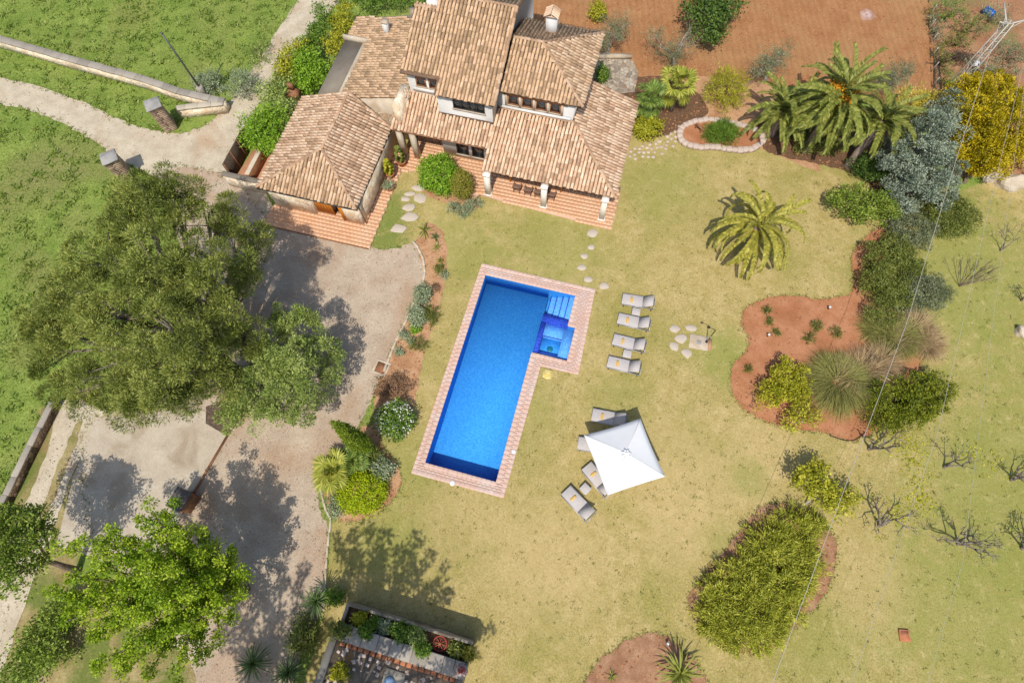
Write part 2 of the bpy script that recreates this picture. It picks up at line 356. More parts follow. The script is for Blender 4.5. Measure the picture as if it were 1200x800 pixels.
L['drygrass'] = leafy('dry_blades', S(138, 112, 76), S(182, 154, 112), S(214, 192, 152), .2)
L['red'] = leafy('reddish_leaves', S(108, 110, 34), S(142, 142, 50), S(172, 156, 72), .2)
L['brown'] = leafy('brown_twigs', S(104, 78, 56), S(144, 112, 84), S(176, 142, 112), .1)
L['grass_f'] = leafy('field_blades', S(112, 138, 52), S(142, 164, 70), S(180, 188, 104), .4)
L['grass_l'] = leafy('lawn_blades', S(134, 126, 60), S(178, 162, 94), S(208, 190, 130), .3)
L['flower'] = leafy('white_petals', S(226, 224, 212), S(238, 236, 228), S(246, 244, 240), .2)
L['fruit'] = leafy('orange_fruit', S(214, 140, 24), S(232, 164, 36), S(244, 190, 60), .1)
# ------------------------------------------------------------ the ground
def catmull(pts, k=6):
    pts = np.asarray(pts, float); n = len(pts); out = []
    for i in range(n):
        a, b, c, d = pts[i-1], pts[i], pts[(i+1) % n], pts[(i+2) % n]
        for q in range(k):
            t = q/k; out.append(.5*((2*b)+(c-a)*t+(2*a-5*b+4*c-d)*t*t+(3*b-a-3*c+d)*t**3))
    return np.array(out)
def plan(px, smooth=True, k=6, jit=0., z=0.):
    w_ = np.array([P(a, b, z) for a, b in px])
    if smooth: w_ = catmull(w_, k)
    if jit: w_ = w_+RNG.normal(0, jit, w_.shape)
    return w_
def sheet(name, px, z, mat, smooth=True, jit=.05, k=8, kind='structure'):
    w_ = plan(px, smooth, k, jit)
    V = [(a, b, z) for a, b in w_]
    ar = sum(w_[i-1][0]*w_[i][1]-w_[i][0]*w_[i-1][1] for i in range(len(w_)))
    return w_, MB().add(V, [tuple(range(len(V)) if ar > 0 else range(len(V)-1, -1, -1))]).build(name, mat, kind=kind)
def inside(poly, X, Y):
    r = np.zeros(len(X), bool); n = len(poly)
    for i in range(n):
        x0, y0 = poly[i-1]; x1, y1 = poly[i]
        c = ((y0 > Y) != (y1 > Y)) & (X < (x1-x0)*(Y-y0)/(y1-y0+1e-12)+x0); r ^= c
    return r
MB().add([(-700, -600, 0), (700, -600, 0), (700, 1100, 0), (-700, 1100, 0)], [(0, 1, 2, 3)]).build('ground', M['field'], kind='structure')
pl_lawn, _ = sheet('lawn', [(432, 286), (400, 200), (560, 120), (700, 112), (745, 112), (800, 112), (860, 125), (920, 125), (980, 130), (1060, 150), (1090, 190), (1120, 222), (1160, 214), (1240, 225), (1400, 250), (1500, 900), (1200, 1000), (700, 1000), (340, 1000), (378, 720), (388, 640), (392, 610), (430, 585), (440, 490), (470, 420), (490, 340), (482, 290)], .010, M['lawn'], True, .04)
sheet('scrubland', [(1086, -60), (1092, 60), (1098, 130), (1090, 170), (1120, 205), (1160, 206), (1250, 215), (1500, 240), (1500, -140), (1250, -140)], .016, M['scrub'])
sheet('plowed_field', [(560, -60), (560, 60), (640, 110), (700, 120), (760, 110), (830, 98), (900, 100), (980, 110), (1050, 130), (1096, 130), (1093, 60), (1086, -60), (1070, -140), (800, -160)], .020, M['red_field'])
sheet('field_margin', [(760, 95), (800, 86), (860, 96), (900, 100), (940, 150), (960, 200), (900, 178), (800, 145), (770, 150)], .024, M['bed_tan'])
pl_road, _ = sheet('dirt_road', [(-60, 78), (0, 90), (60, 106), (115, 128), (165, 148), (205, 156), (238, 148), (262, 126), (288, 92), (308, 62), (330, 28), (352, -4), (375, -50), (425, -50), (398, 0), (375, 26), (345, 64), (322, 100), (302, 124), (286, 150), (270, 180), (262, 205), (240, 222), (190, 212), (140, 186), (105, 162), (50, 134), (0, 122), (-60, 108)], .012, M['road'], True, .07)
pl_drive, _ = sheet('driveway', [(190, 205), (262, 203), (300, 240), (330, 262), (432, 289), (462, 292), (482, 285), (494, 305), (495, 330), (484, 358), (470, 388), (455, 425), (443, 452), (430, 480), (412, 515), (388, 545), (374, 570), (376, 600), (384, 622), (380, 700), (366, 740), (345, 790), (320, 900), (180, 900), (150, 780), (160, 690), (110, 640), (100, 500), (180, 470), (230, 400), (215, 300)], .018, M['driveway'], True, .05)
pl_conc, _ = sheet('concrete_apron', [(112, 492), (170, 484), (236, 478), (268, 511), (214, 602), (190, 650), (120, 655), (66, 640), (86, 560)], .026, M['concrete'], False, 0)
pl_track, _ = sheet('track', [(70, 470), (120, 478), (112, 500), (84, 560), (60, 625), (36, 690), (8, 770), (-20, 830), (-70, 830), (-30, 720), (6, 640), (34, 580), (58, 520)], .022, M['road'], True, .05)
sheet('verge_ground', [(55, 468), (140, 472), (120, 560), (90, 660), (60, 730), (-20, 840), (-90, 840), (-30, 700), (20, 580)], .008, M['dry'], True, .06)
sheet('track_verge', [(96, 500), (90, 497), (70, 540), (52, 590), (34, 640), (38, 645), (58, 596), (78, 548)], .030, M['dry'], True, .06)
sheet('dry_ground', [(90, 690), (140, 680), (170, 720), (210, 760), (230, 800), (230, 900), (40, 900), (50, 780)], .026, M['dry'])
MB().prism([P(268, 511), P(266, 509), P(212, 601), P(215, 602)], .026, .05).build('drain_channel', M['brown_wood'], kind='structure')
_, o = sheet('dark_patch', [(240, 476), (264, 468), (282, 492), (268, 511), (241, 497)], .034, M['dark_mottle'], False)  # flat dark mottled patch on the ground
sheet('gravel_patch', [(255, 205), (300, 214), (318, 240), (334, 264), (300, 266), (262, 240)], .014, M['road'], True, .04)
# planting beds
pl_beds = []
def bed(px, mat, z=.030, name='planting_bed'):
    w_, o = sheet(name, px, z, M[mat], True, .05); pl_beds.append(w_); return o
bed([(488, 284), (500, 262), (520, 275), (524, 310), (520, 340), (512, 372), (500, 402), (492, 440), (484, 478), (462, 500), (440, 500), (440, 460), (452, 432), (470, 388), (488, 350), (497, 322)], 'bed_tan')
bed([(424, 500), (445, 500), (448, 525), (466, 545), (470, 565), (458, 588), (430, 606), (404, 611), (388, 598), (378, 570), (386, 545), (404, 530)], 'bed_tan', .034)
bed([(493, 222), (510, 212), (545, 208), (562, 230), (560, 244), (540, 248), (522, 238), (505, 232)], 'bed_tan')
bed([(868, 372), (884, 354), (920, 346), (955, 350), (990, 346), (1000, 330), (998, 300), (1010, 282), (1030, 272), (1060, 330), (1080, 420), (1060, 480), (1006, 515), (960, 506), (905, 496), (870, 478), (855, 448), (862, 424), (877, 404)], 'bed')
bed([(1022, 276), (1034, 262), (1048, 250), (1060, 268), (1040, 290)], 'bed', .034)
bed([(806, 706), (822, 676), (852, 640), (880, 604), (898, 591), (925, 592), (960, 606), (980, 640), (968, 690), (920, 745), (880, 765), (840, 752)], 'bed_dark')
bed([(684, 800), (716, 762), (748, 744), (772, 742), (800, 760), (822, 786), (828, 812), (800, 860), (690, 860)], 'bed_dark')
bed([(720, 100), (760, 90), (800, 96), (830, 130), (800, 150), (775, 160), (745, 160)], 'soil', .034)
bed([(885, 140), (930, 125), (1000, 125), (1060, 140), (1090, 180), (1075, 225), (1040, 235), (1005, 206), (955, 192), (915, 184), (893, 172)], 'soil', .034)

# ------------------------------------------------------------ the farmhouse, built in its own plan (u along the front, v to the back)
HU = math.radians(-14.6); HX, HY = P(562, 228, .15)
house = thing('farmhouse', 'stone and white farmhouse with stepped clay tile roofs and porches', 'house', (HX, HY, 0), HU)
def hw(u, v): a, b = math.cos(HU), math.sin(HU); return HX+a*u-b*v, HY+b*u+a*v
def extr(prof, u0, u1):
    """wall block: a (v, z) profile run along u"""
    n = len(prof); V = [(u0, a, b) for a, b in prof]+[(u1, a, b) for a, b in prof]
    F = [tuple(range(n-1, -1, -1)), tuple(range(n, 2*n))]+[(k, n+k, n+(k+1) % n, (k+1) % n) for k in range(n)]
    return MB().add(V, F)
PL = lambda v: 5.7+.4228*(v-3.3)
extr([(3.68, 2.2), (3.68, PL(3.68)-.14), (9.45, PL(9.45)-.14), (15.2, PL(3.7)-.14), (15.2, 0), (3.68, 0)][::-1], -3.8, .2).build('wall', M['white'], house)
extr([(4.6, 0), (4.6, PL(4.6)-.14), (8.45, PL(8.45)-.14), (8.45, 0)][::-1], -6.2, -3.803).build('wall', M['white'], house)
MB().box(.203, 5.6, 5.0, 11.4, 0, 5.5).build('wall', M['white'], house)
MB().box(-3.7, .3, 3.0, 3.677, 0, 3.0).build('wall', M['white'], house)
MB().box(.303, 9.2, 3.2, 4.997, 0, 2.62).box(5.603, 9.2, 4.997, 8.7, 0, 2.6).build('wall', M['white'], house)
MB().box(-14.35, -7.42, -3.9, 3.6, 0, 2.5).box(-14.35, -11.1, -4.6, -3.903, 0, 2.5).box(-8.72, -7.42, -4.6, -3.903, 0, 2.5).box(-11.097, -8.723, -4.6, -3.903, 2.2, 2.5).build('stone_wall', M['stone'], house)
V = [(-13.3, 3.62), (-6.23, 3.62), (-6.23, 12.3), (-13.3, 12.3)]
mb = MB().add([(u, v, 0) for u, v in V]+[(-13.3, 3.62, 2.6), (-6.23, 3.62, 4.38), (-6.23, 12.3, 4.38), (-13.3, 12.3, 2.6)], [(3, 2, 1, 0), (4, 5, 6, 7), (0, 1, 5, 4), (1, 2, 6, 5), (2, 3, 7, 6), (3, 0, 4, 7)])
mb.build('stone_wall', M['cut'], house)
MB().box(-6.75, -6.24, 2.5, 4.55, 2.6, 4.75).build('stone_wall', M['stone'], house)
MB().box(-5.7, -4.95, 8.7, 9.2, 6.5, 8.2).build('wall', M['white'], house)
M['paver_plain'] = surf('courtyard_paving', S(198, 138, 104), S(214, 160, 126), 1.5, None, fine=12, famt=.2)
M['column'] = surf('column_stone', S(238, 226, 210, .85), S(244, 236, 222, .85), 1.5, None, fine=16, famt=.06)
# floors
def pavers(poly, z, name, mat, parent, du=.3, dv=.3, gap=.004, rot=0, h=.03, e=None):
    """paving laid piece by piece inside a plan polygon"""
    poly = np.asarray(poly, float); a, b = math.cos(rot), math.sin(rot); q = poly@np.array([[a, -b], [b, a]])
    u0, v0 = q.min(0); u1, v1 = q.max(0); mb = MB(); C_ = []
    r = 0; v = v0+dv/2
    while v < v1:
        u = u0+du/2+(du/2 if r % 2 else 0)-du/2
        while u < u1+du/2: C_.append((u, v)); u += du
        v += dv; r += 1
    C_ = np.array(C_); ok = inside(q, C_[:, 0], C_[:, 1]); C_ = C_[ok]; n = len(C_)
    hx, hy = du/2-gap, dv/2-gap
    T = np.array([(-hx, -hy, -h), (hx, -hy, -h), (hx, hy, -h), (-hx, hy, -h), (-hx+.004, -hy+.004, 0), (hx-.004, -hy+.004, 0), (hx-.004, hy-.004, 0), (-hx+.004, hy-.004, 0)])
    Vv = np.repeat(T[None], n, 0); Vv[:, :, 2] += z+RNG.normal(0, .0015, (n, 1)); Vv[:, :, :2] += C_[:, None, :]+RNG.normal(0, .0015, (n, 1, 2))
    xy = Vv[:, :, :2]@np.array([[a, b], [-b, a]]); Vv[:, :, :2] = xy
    F = np.array([(4, 5, 6, 7), (0, 1, 5, 4), (1, 2, 6, 5), (2, 3, 7, 6), (3, 0, 4, 7)])
    F = (F[None]+8*np.arange(n)[:, None, None]).reshape(-1, 4)
    return mb.add(Vv.reshape(-1, 3), F).build(name, mat, parent, kind='stuff')
def floor(poly, z, base, du=.3, dv=.3, mat='paver', nm='terrace'):
    b = MB().prism(poly, -.05, z-.02).build(nm, M['mortar'], house)
    pavers(poly, z, 'pavers', M[mat], b, du, dv)
    return b
T1 = [(0, 0), (10.0, -.55), (10.0, 3.19), (0, 3.19)]
floor(T1, .15, 0, .3, .3)
floor([(-6.42, .6), (-5.2, 1.0), (-4.2, .4), (-2.6, -.3), (-.02, -.1), (-.02, 2.98), (-6.42, 2.98)], .12, 0)
floor([(-6.2, 2.98), (-3.76, 2.98), (-3.76, 4.28), (-6.2, 4.28)], .12, 0)
floor([(-11.1, -4.60), (-8.72, -4.60), (-8.72, -3.9), (-11.1, -3.9)], .125, 0)
MB().prism([(-18.55, -3.4), (-14.4, -3.4), (-14.4, 3.4), (-18.0, 3.4)], -.05, .06).build('courtyard_floor', M['paver_plain'], house)
floor([(-14.6, -6.35), (-6.45, -6.3), (-6.45, 2.4), (-7.4, 2.4), (-7.4, -4.62), (-14.6, -4.62)], .13, 0)
MB().box(-14.6, -6.45, -6.42, -6.36, .0, .125).build('step_edge', M['brown_wood'], house)
# columns of the porch and the side porch
for u, v in ((.63, .25), (4.83, .22), (9.15, .2)):
    MB().box(u-.2, u+.2, v-.2, v+.2, .15, 2.55).box(u-.26, u+.26, v-.26, v+.26, .152, .27).box(u-.25, u+.25, v-.25, v+.25, 2.36, 2.50).build('column', M['column'], house)
for u, v in ((-6.6, 2.25), (-5.55, 2.2)):
    MB().box(u-.2, u+.2, v-.2, v+.2, .12, 2.95).build('column', M['cut'], house)
MB().box(.3, 9.35, .52, .72, 2.38, 2.56).build('beam', M['brown_wood'], house)
MB().box(-6.3, -3.72, 4.3, 4.597, 0, 3.6).build('wall', M['stone_dark'], house)

# roofs: a slab, clay half-barrel tiles laid on it in columns, ridge tiles
def roof(poly, mat='tile', name='roof', thick=.12, du=.255, dv=.42, skip=None):
    p = np.array(poly, float); e = p[1]-p[0]; e /= np.linalg.norm(e)
    n = np.zeros(3)
    for k in range(len(p)): n += np.cross(p[k]-p[0], p[(k+1) % len(p)]-p[0])
    n /= np.linalg.norm(n)
    if n[2] < 0: n = -n
    s = np.cross(n, e)
    slab = MB().hull_faces(p, thick).build(name, M['pan'], house)
    q = np.stack([(p-p[0])@e, (p-p[0])@s], 1)
    C_ = []
    a = q[:, 0].min()+du*.5
    while a < q[:, 0].max():
        b = q[:, 1].min()+dv*.4
        while b < q[:, 1].max(): C_.append((a, b)); b += dv
        a += du
    C_ = np.array(C_); ok = inside(q, C_[:, 0], C_[:, 1])
    if skip is not None: ok &= ~inside(skip, *(lambda W: (W[:, 0], W[:, 1]))(p[0]+C_[:, :1]*e+C_[:, 1:]*s))
    C_ = C_[ok]; N = len(C_)
    K = 6; th = np.linspace(math.pi, 0, K)
    lo = np.stack([.108*np.cos(th), np.full(K, -.25), .012+.092*np.sin(th)], 1); up = np.stack([.088*np.cos(th), np.full(K, .25), .076*np.sin(th)-.006], 1)
    lo[:, 2] += .016
    lo2 = lo.copy(); lo2[:, 0] *= .82; lo2[:, 2] -= .016
    T = np.concatenate([lo, up, lo2])
    jit = RNG.normal(0, 1, (N, 4))
    W = np.repeat(T[None], N, 0)
    ang = jit[:, 0]*.022; x = W[:, :, 0].copy(); y = W[:, :, 1].copy()
    W[:, :, 0] = x*np.cos(ang)[:, None]-y*np.sin(ang)[:, None]+C_[:, :1]+jit[:, 1:2]*.008
    W[:, :, 1] = x*np.sin(ang)[:, None]+y*np.cos(ang)[:, None]+C_[:, 1:]+jit[:, 2:3]*.016+(np.floor(C_[:, :1]/du)%2)*.05
    W[:, :, 2] += jit[:, 3:4]*.007+.004
    R_ = p[0]+W[:, :, :1]*e+W[:, :, 1:2]*s+W[:, :, 2:]*n
    F = np.array([(k, k+1, K+k+1, K+k) for k in range(K-1)]+[(2*K+k, 2*K+k+1, k+1, k) for k in range(K-1)])
    F = (F[None]+len(T)*np.arange(N)[:, None, None]).reshape(-1, 4)
    MB().add(R_.reshape(-1, 3), F).build('tiles', M[mat], slab, kind='stuff')
    return slab
def ridge(a, b, par=None, mat='ridge', r=.115):
    a, b = np.array(a, float), np.array(b, float); Ln = np.linalg.norm(b-a); t = (b-a)/Ln
    sd = np.cross(t, (0, 0, 1)); sd /= np.linalg.norm(sd); up = np.cross(sd, t)
    mb = MB(); n = max(2, int(Ln/.36)); th = np.linspace(0, math.pi, 6)
    for k in range(n):
        c = a+t*(Ln*(k+.5)/n); h = Ln/n*.56; j = RNG.normal(0, .01, 3)
        V = [c+j+sd*(rr*math.cos(q))+up*(rr*math.sin(q)*.9+zz)+t*y for (y, rr, zz) in ((-h, r, .05), (h, r*.86, .03)) for q in th]
        mb.add(V, [(i, i+1, 7+i, 6+i) for i in range(5)]+[(5, 4, 3, 2, 1, 0)])
    return mb.build('ridge_tiles', M[mat], par or house, kind='stuff')
def verge(a, b, par=None): return ridge(a, b, par, 'ridge', .12)
UA, VA = -10.6, -1.65
ZR = 4.0
rw = roof([(-14.7, 3.6, 2.6), (-14.7, -4.9, 2.6), (UA, VA, ZR), (UA, 3.6, ZR)], 'tile_pink')
re = roof([(-7.25, -4.9, 2.6), (-7.25, 2.3, 2.6), (UA, 3.55, ZR), (UA, VA, ZR)], 'tile_pink')
rs = roof([(-14.7, -4.9, 2.6), (-7.25, -4.9, 2.6), (UA, VA, ZR)], 'tile')
ridge((UA, VA, ZR), (UA, 3.55, ZR), rw); ridge((-14.7, -4.9, 2.6), (UA, VA, ZR), rs); ridge((-7.25, -4.9, 2.6), (UA, VA, ZR), rs)
verge((-7.25, 2.3, 2.6), (UA, 3.55, ZR), re)
# back wing
zb = lambda u: 2.75+(u+13.5)*.25
flat = [(-13.55, 3.75), (-11.45, 3.75), (-11.45, 9.5), (-13.55, 9.5)]
rb = roof([(-13.5, 12.2, zb(-13.5)), (-13.5, 9.53, zb(-13.5)), (-11.4, 9.53, zb(-11.4)), (-11.4, 3.65, zb(-11.4)), (-6.4, 3.65, zb(-6.4)), (-6.4, 8.4, zb(-6.4)), (-6.4, 11.6, zb(-6.4))], 'tile_old')
MB().box(-13.5, -11.41, 3.66, 9.5, 2.5, 2.92).build('flat_roof', M['grey_slab'], house)
MB().box(-13.6, -11.2, 9.42, 9.56, 2.7, 3.35).build('parapet', M['cut'], house)
MB().box(-8.6, -6.5, 11.65, 11.95, 3.5, 4.75).build('parapet', M['stone_grey'], house)
ch = MB().box(-10.35, -9.95, 10.1, 10.5, 3.2, 4.5).build('chimney', M['white'], house)
MB().box(-10.41, -9.89, 10.04, 10.56, 4.503, 4.56).build('chimney_cap', M['cut'], ch)
# main block
rm = roof([(-3.8, 3.3, PL(3.3)), (.45, 3.3, PL(3.3)), (.45, 9.45, PL(9.45)), (-4.9, 9.45, PL(9.45)), (-4.9, 8.5, PL(8.5)), (-6.5, 8.5, PL(8.5)), (-6.5, 4.25, PL(4.25)), (-3.8, 4.25, PL(4.25))], 'tile_old')
rk = roof([(.45, 15.6, 5.7), (-4.9, 15.6, 5.7), (-4.9, 9.45, PL(9.45)), (.45, 9.45, PL(9.45))], 'tile_old')
ridge((-4.9, 9.45, PL(9.45)), (.45, 9.45, PL(9.45)), rm); ridge((-6.5, 8.5, PL(8.5)), (-4.9, 8.5, PL(8.5)), rm); verge((.45, 3.3, PL(3.3)), (.45, 9.45, PL(9.45)), rm)
# upper right block
rf = roof([(.47, 4.75, 5.6), (6.25, 4.75, 5.6), (2.6, 8.25, 7.0), (.47, 8.25, 7.0)], 'tile_old')
rr = roof([(6.25, 4.75, 5.6), (6.25, 11.75, 5.6), (2.6, 8.25, 7.0)], 'tile')
rn = roof([(6.25, 11.75, 5.6), (.3, 11.75, 5.6), (.47, 8.25, 7.0), (2.6, 8.25, 7.0)], 'tile_old')
ridge((.47, 8.25, 7.0), (2.6, 8.25, 7.0), rf); ridge((6.25, 4.75, 5.6), (2.6, 8.25, 7.0), rf); ridge((6.25, 11.75, 5.6), (2.6, 8.25, 7.0), rr)
c2 = MB().box(2.35, 3.1, 10.05, 10.7, 5.7, 7.6).build('chimney', M['white'], house)
cc = MB()
for sx in (-1, 1):
    for k in range(5):
        y0 = 9.92+k*.19; c = 2.725
        V = []
        for xx, zz in ((c+sx*.52, 7.62), (c+sx*.02, 7.92)):
            for q in np.linspace(0, math.pi, 5): V.append((xx, y0+.09*math.cos(q), zz+.07*math.sin(q)))
        cc.add(V, [(i, i+1, 6+i, 5+i) for i in range(4)])
cc.build('chimney_cap', M['tile_pink'], c2)
extr([(9.9, 7.603), (9.9, 7.62), (10.85, 7.62), (10.85, 7.603)][::-1], 2.22, 3.23).build('chimney_slab', M['tile_pink'], c2)
# lower roofs
pf = roof([(.2, .37, 2.62), (9.75, .37, 2.62), (5.7, 4.95, 3.92), (.2, 4.95, 3.92)], 'tile_pink')
pe = roof([(9.75, .37, 2.62), (9.75, 8.9, 2.62), (5.63, 8.9, 3.94), (5.7, 4.95, 3.92)], 'tile_pink')
ridge((9.75, .37, 2.62), (5.7, 4.95, 3.92), pf); verge((9.75, 8.9, 2.62), (5.7, 8.9, 3.94), pe); ridge((.4, 4.9, 3.9), (5.6, 4.9, 3.9), pf)
g = lambda v: 3.0+.44*(v-2.0)
ll = roof([(-7.1, 2.0, g(2)), (.2, 2.0, g(2)), (.2, 3.66, g(3.66)), (-3.82, 3.66, g(3.66)), (-3.82, 4.58, g(4.58)), (-6.15, 4.58, g(4.58)), (-7.1, 3.4, g(3.4))], 'tile_pink')
# gutters
MB().tube([(-7.19, -4.95, 2.55), (-7.19, 2.25, 2.57)], .06).build('gutter', M['dark_frame'], house)
MB().tube([(-7.1, 1.95, 2.93), (.15, 1.95, 2.93)], .05).build('gutter', M['brown_wood'], house)
MB().tube([(-14.7, -4.96, 2.52), (-7.3, -4.96, 2.52)], .05).build('gutter', M['dark_frame'], house)
MB().tube([(-7.3, -4.5, 2.5), (-7.3, -4.45, .1)], .045).build('downpipe', M['brown_wood'], house)
# windows and doors
def window(u0, u1, v, z0, z1, frame, panes, fw=.07, d=.05):
    f = MB().box(u0, u1, v-d, v+.02, z0, z0+fw).box(u0, u1, v-d, v+.02, z1-fw, z1)
    wd = (u1-u0-fw)/panes
    for k in range(panes+1): f.box(u0+k*wd, u0+k*wd+fw, v-d+.002, v+.02, z0+fw, z1-fw)
    fo = f.build('window', M[frame], house)
    for k in range(panes):
        MB().box(u0+k*wd+fw, u0+(k+1)*wd, v-.02, v-.012, z0+fw, z1-fw).build('pane', M['glass'], fo)
    MB().box(u0-.06, u1+.06, v-.11, v-.003, z0-.08, z0-.003).build('sill', M['cut'], fo)
window(-2.65, -.35, 3.68, 4.42, 5.2, 'dark_frame', 4)
for u in (-5.6, -4.65): window(u, u+.75, 4.6, 4.85, 5.6, 'brown_wood', 1, .1)
MB().box(-5.9, -3.95, 4.44, 4.597, 4.45, 4.74).build('sill', M['white'], house)
for k in range(4): window(.95+k*1.0, .95+k*1.0+.78, 5.0, 4.35, 5.2, 'brown_wood', 1, .09)
for k in range(5): MB().box(.76+k*1.0, .92+k*1.0, 4.86, 4.997, 4.3, 5.25).build('pilaster', M['cut'], house)
MB().box(.4, 5.5, 4.80, 4.997, 4.05, 4.2).build('sill', M['white'], house)
MB().box(.7, 5.2, 4.84, 4.997, 5.27, 5.42).build('lintel', M['brown_wood'], house)
for u in (-2.6, -1.4): window(u, u+.95, 3.0, .5, 2.2, 'dark_frame', 1, .08)
MB().box(-5.4, -3.75, 4.2, 4.297, .12, 2.3).build('door', M['dark_frame'], house)  # dark slab standing for the porch opening, its shade given by colour
for u in (1.6, 6.4): window(u, u+1.6, 3.2, .2, 2.3, 'brown_wood', 2, .09)
dl = MB().box(-11.08, -9.75, -4.32, -4.26, .15, 2.15)
for k in range(6): dl.box(-11.06+k*.22, -10.87+k*.22, -4.335, -4.322, .17, 2.13)
dl.build('door', M['wood'], house)
MB().box(-9.05, -8.74, -4.60, -4.30, .15, 2.15, .5).build('door', M['wood'], house)
MB().box(-9.8, -8.73, -3.96, -3.91, .13, 2.2).build('dark_opening', M['dark_frame'], house)  # flat dark panel: the unlit gap between the leaves is put in as colour

# ------------------------------------------------------------ the swimming pool, in its own plan
PX, PY = P(478, 553, .05)
pool = thing('swimming_pool', 'blue tiled swimming pool with terracotta and cream paved surround', 'pool', (PX, PY, 0), HU)
def pw(u, v): a, b = math.cos(HU), math.sin(HU); return PX+a*u-b*v, PY+b*u+a*v
OUT = [(.22, 0), (6.08, .03), (6.22, 8.75), (8.72, 8.8), (8.5, 15.14), (.35, 15.14)]
WU0, WU1, WV0, WV1 = .82, 5.42, .8, 14.35
AU, AV0 = 7.82, 9.52             # alcove for steps and spa
m, t, bs = new_mat('pool_mosaic')
def mosaic(name, a, b, c):
    m, t, bs = new_mat(name); p = objco(t)
    sn = t.nodes.new('ShaderNodeVectorMath'); sn.operation = 'SNAP'; sn.inputs[1].default_value = (.075, .075, .075); t.links.new(p, sn.inputs[0])
    wn = t.nodes.new('ShaderNodeTexWhiteNoise'); t.links.new(sn.outputs[0], wn.inputs[0])
    col = ramp(t, wn.outputs['Value'], [(.0, a), (.5, b), (1, c)])
    t.links.new(col, bs.inputs['Base Color']); bs.inputs['Roughness'].default_value = .9; bs.inputs['Specular IOR Level'].default_value = .05
    return m
bpy.data.materials.remove(m)
M['mosaic'] = mosaic('pool_mosaic', (.05, .29, .69), (.065, .335, .75), (.09, .39, .80))
M['mosaic_l'] = mosaic('step_mosaic', (.13, .36, .74), (.18, .42, .8), (.25, .5, .86))
M['mosaic_v'] = mosaic('dark_mosaic', (.03, .05, .40), (.05, .09, .52), (.07, .12, .6))
m, t, bs = new_mat('pool_water')
tr = t.nodes.new('ShaderNodeBsdfTransparent'); tr.inputs[0].default_value = (.78, .94, .99, 1)
gl = t.nodes.new('ShaderNodeBsdfGlossy'); gl.inputs['Roughness'].default_value = .02
fr = t.nodes.new('ShaderNodeFresnel'); fr.inputs[0].default_value = 1.33
bn = t.nodes.new('ShaderNodeBump'); bn.inputs['Strength'].default_value = .15; bn.inputs['Distance'].default_value = .02
t.links.new(noise(t, 3.5, 3, .6, pos(t), .8), bn.inputs['Height']); t.links.new(bn.outputs[0], fr.inputs['Normal']); t.links.new(bn.outputs[0], gl.inputs['Normal'])
ms = t.nodes.new('ShaderNodeMixShader'); t.links.new(fr.outputs[0], ms.inputs[0]); t.links.new(tr.outputs[0], ms.inputs[1]); t.links.new(gl.outputs[0], ms.inputs[2])
t.links.new(ms.outputs[0], t.nodes['Material Output'].inputs[0]); t.nodes.remove(bs); M['water'] = m
from mathutils.geometry import tessellate_polygon
def holed(name, outer, hole, z, mat, parent=None, **kw):
    tri = tessellate_polygon([[Vector((x, y, z)) for x, y in outer], [Vector((x, y, z)) for x, y in hole]])
    V = [(x, y, z) for x, y in list(outer)+list(hole)]
    F = []
    for a, b, c in tri:
        ar = (V[b][0]-V[a][0])*(V[c][1]-V[a][1])-(V[c][0]-V[a][0])*(V[b][1]-V[a][1])
        F.append((a, b, c) if ar > 0 else (a, c, b))
    return MB().add(V, F).build(name, mat, parent, **kw)
WATER = [(WU0, WV0), (WU1, WV0), (WU1, AV0), (AU, AV0), (AU, 12.0), (7.3, 12.0), (7.3, WV1), (WU0, WV1)]
hole_w = [pw(a*.98+.08, b*.98+.08) for a, b in [(.3, .12), (6.0, .15), (6.12, 8.87), (8.6, 8.92), (8.4, 15.0), (.45, 15.0)]]
for nm in ('ground', 'lawn'):
    o = bpy.data.objects[nm]; mt = o.data.materials[0]
    outer = [(v.co.x, v.co.y) for v in o.data.vertices]; z = o.data.vertices[0].co.z
    bpy.data.objects.remove(o); holed(nm, outer, hole_w, z, mt, kind='structure')
ZW = -.06
M['joint'] = surf('pale_joint', S(226, 188, 168), S(234, 204, 188), 2, None, fine=20, famt=.1)
cop = holed('surround', OUT, WATER, .045, M['joint'], pool)
poly = np.array(OUT); wp = np.array(WATER)
def deck_pavers():
    mb = MB(); C_ = []
    du, dv = .30, .15; v = .08
    r = 0
    while v < 15.1:
        u = .3+(.15 if r % 2 else 0)
        while u < 8.7: C_.append((u, v)); u += du
        v += dv; r += 1
    C_ = np.array(C_); ok = inside(poly, C_[:, 0], C_[:, 1])
    for dx, dy in ((.15, .07), (-.15, .07), (.15, -.07), (-.15, -.07)): ok &= ~inside(wp, C_[:, 0]+dx, C_[:, 1]+dy); ok &= inside(poly, C_[:, 0]+dx*1.2, C_[:, 1]+dy*2)
    C_ = C_[ok]; n = len(C_); hx, hy = .148, .0735
    T = np.array([(-hx, -hy, 0), (hx, -hy, 0), (hx, hy, 0), (-hx, hy, 0), (-hx+.003, -hy+.003, .022), (hx-.003, -hy+.003, .022), (hx-.003, hy-.003, .022), (-hx+.003, hy-.003, .022)])
    V = np.repeat(T[None], n, 0); V[:, :, :2] += C_[:, None]+RNG.normal(0, .0015, (n, 1, 2)); V[:, :, 2] += .046+RNG.normal(0, .002, (n, 1))
    F = np.array([(4, 5, 6, 7), (0, 1, 5, 4), (1, 2, 6, 5), (2, 3, 7, 6), (3, 0, 4, 7)]); F = (F[None]+8*np.arange(n)[:, None, None]).reshape(-1, 4)
    mb.add(V.reshape(-1, 3), F).build('pavers', M['coping'], cop, kind='stuff')
deck_pavers()
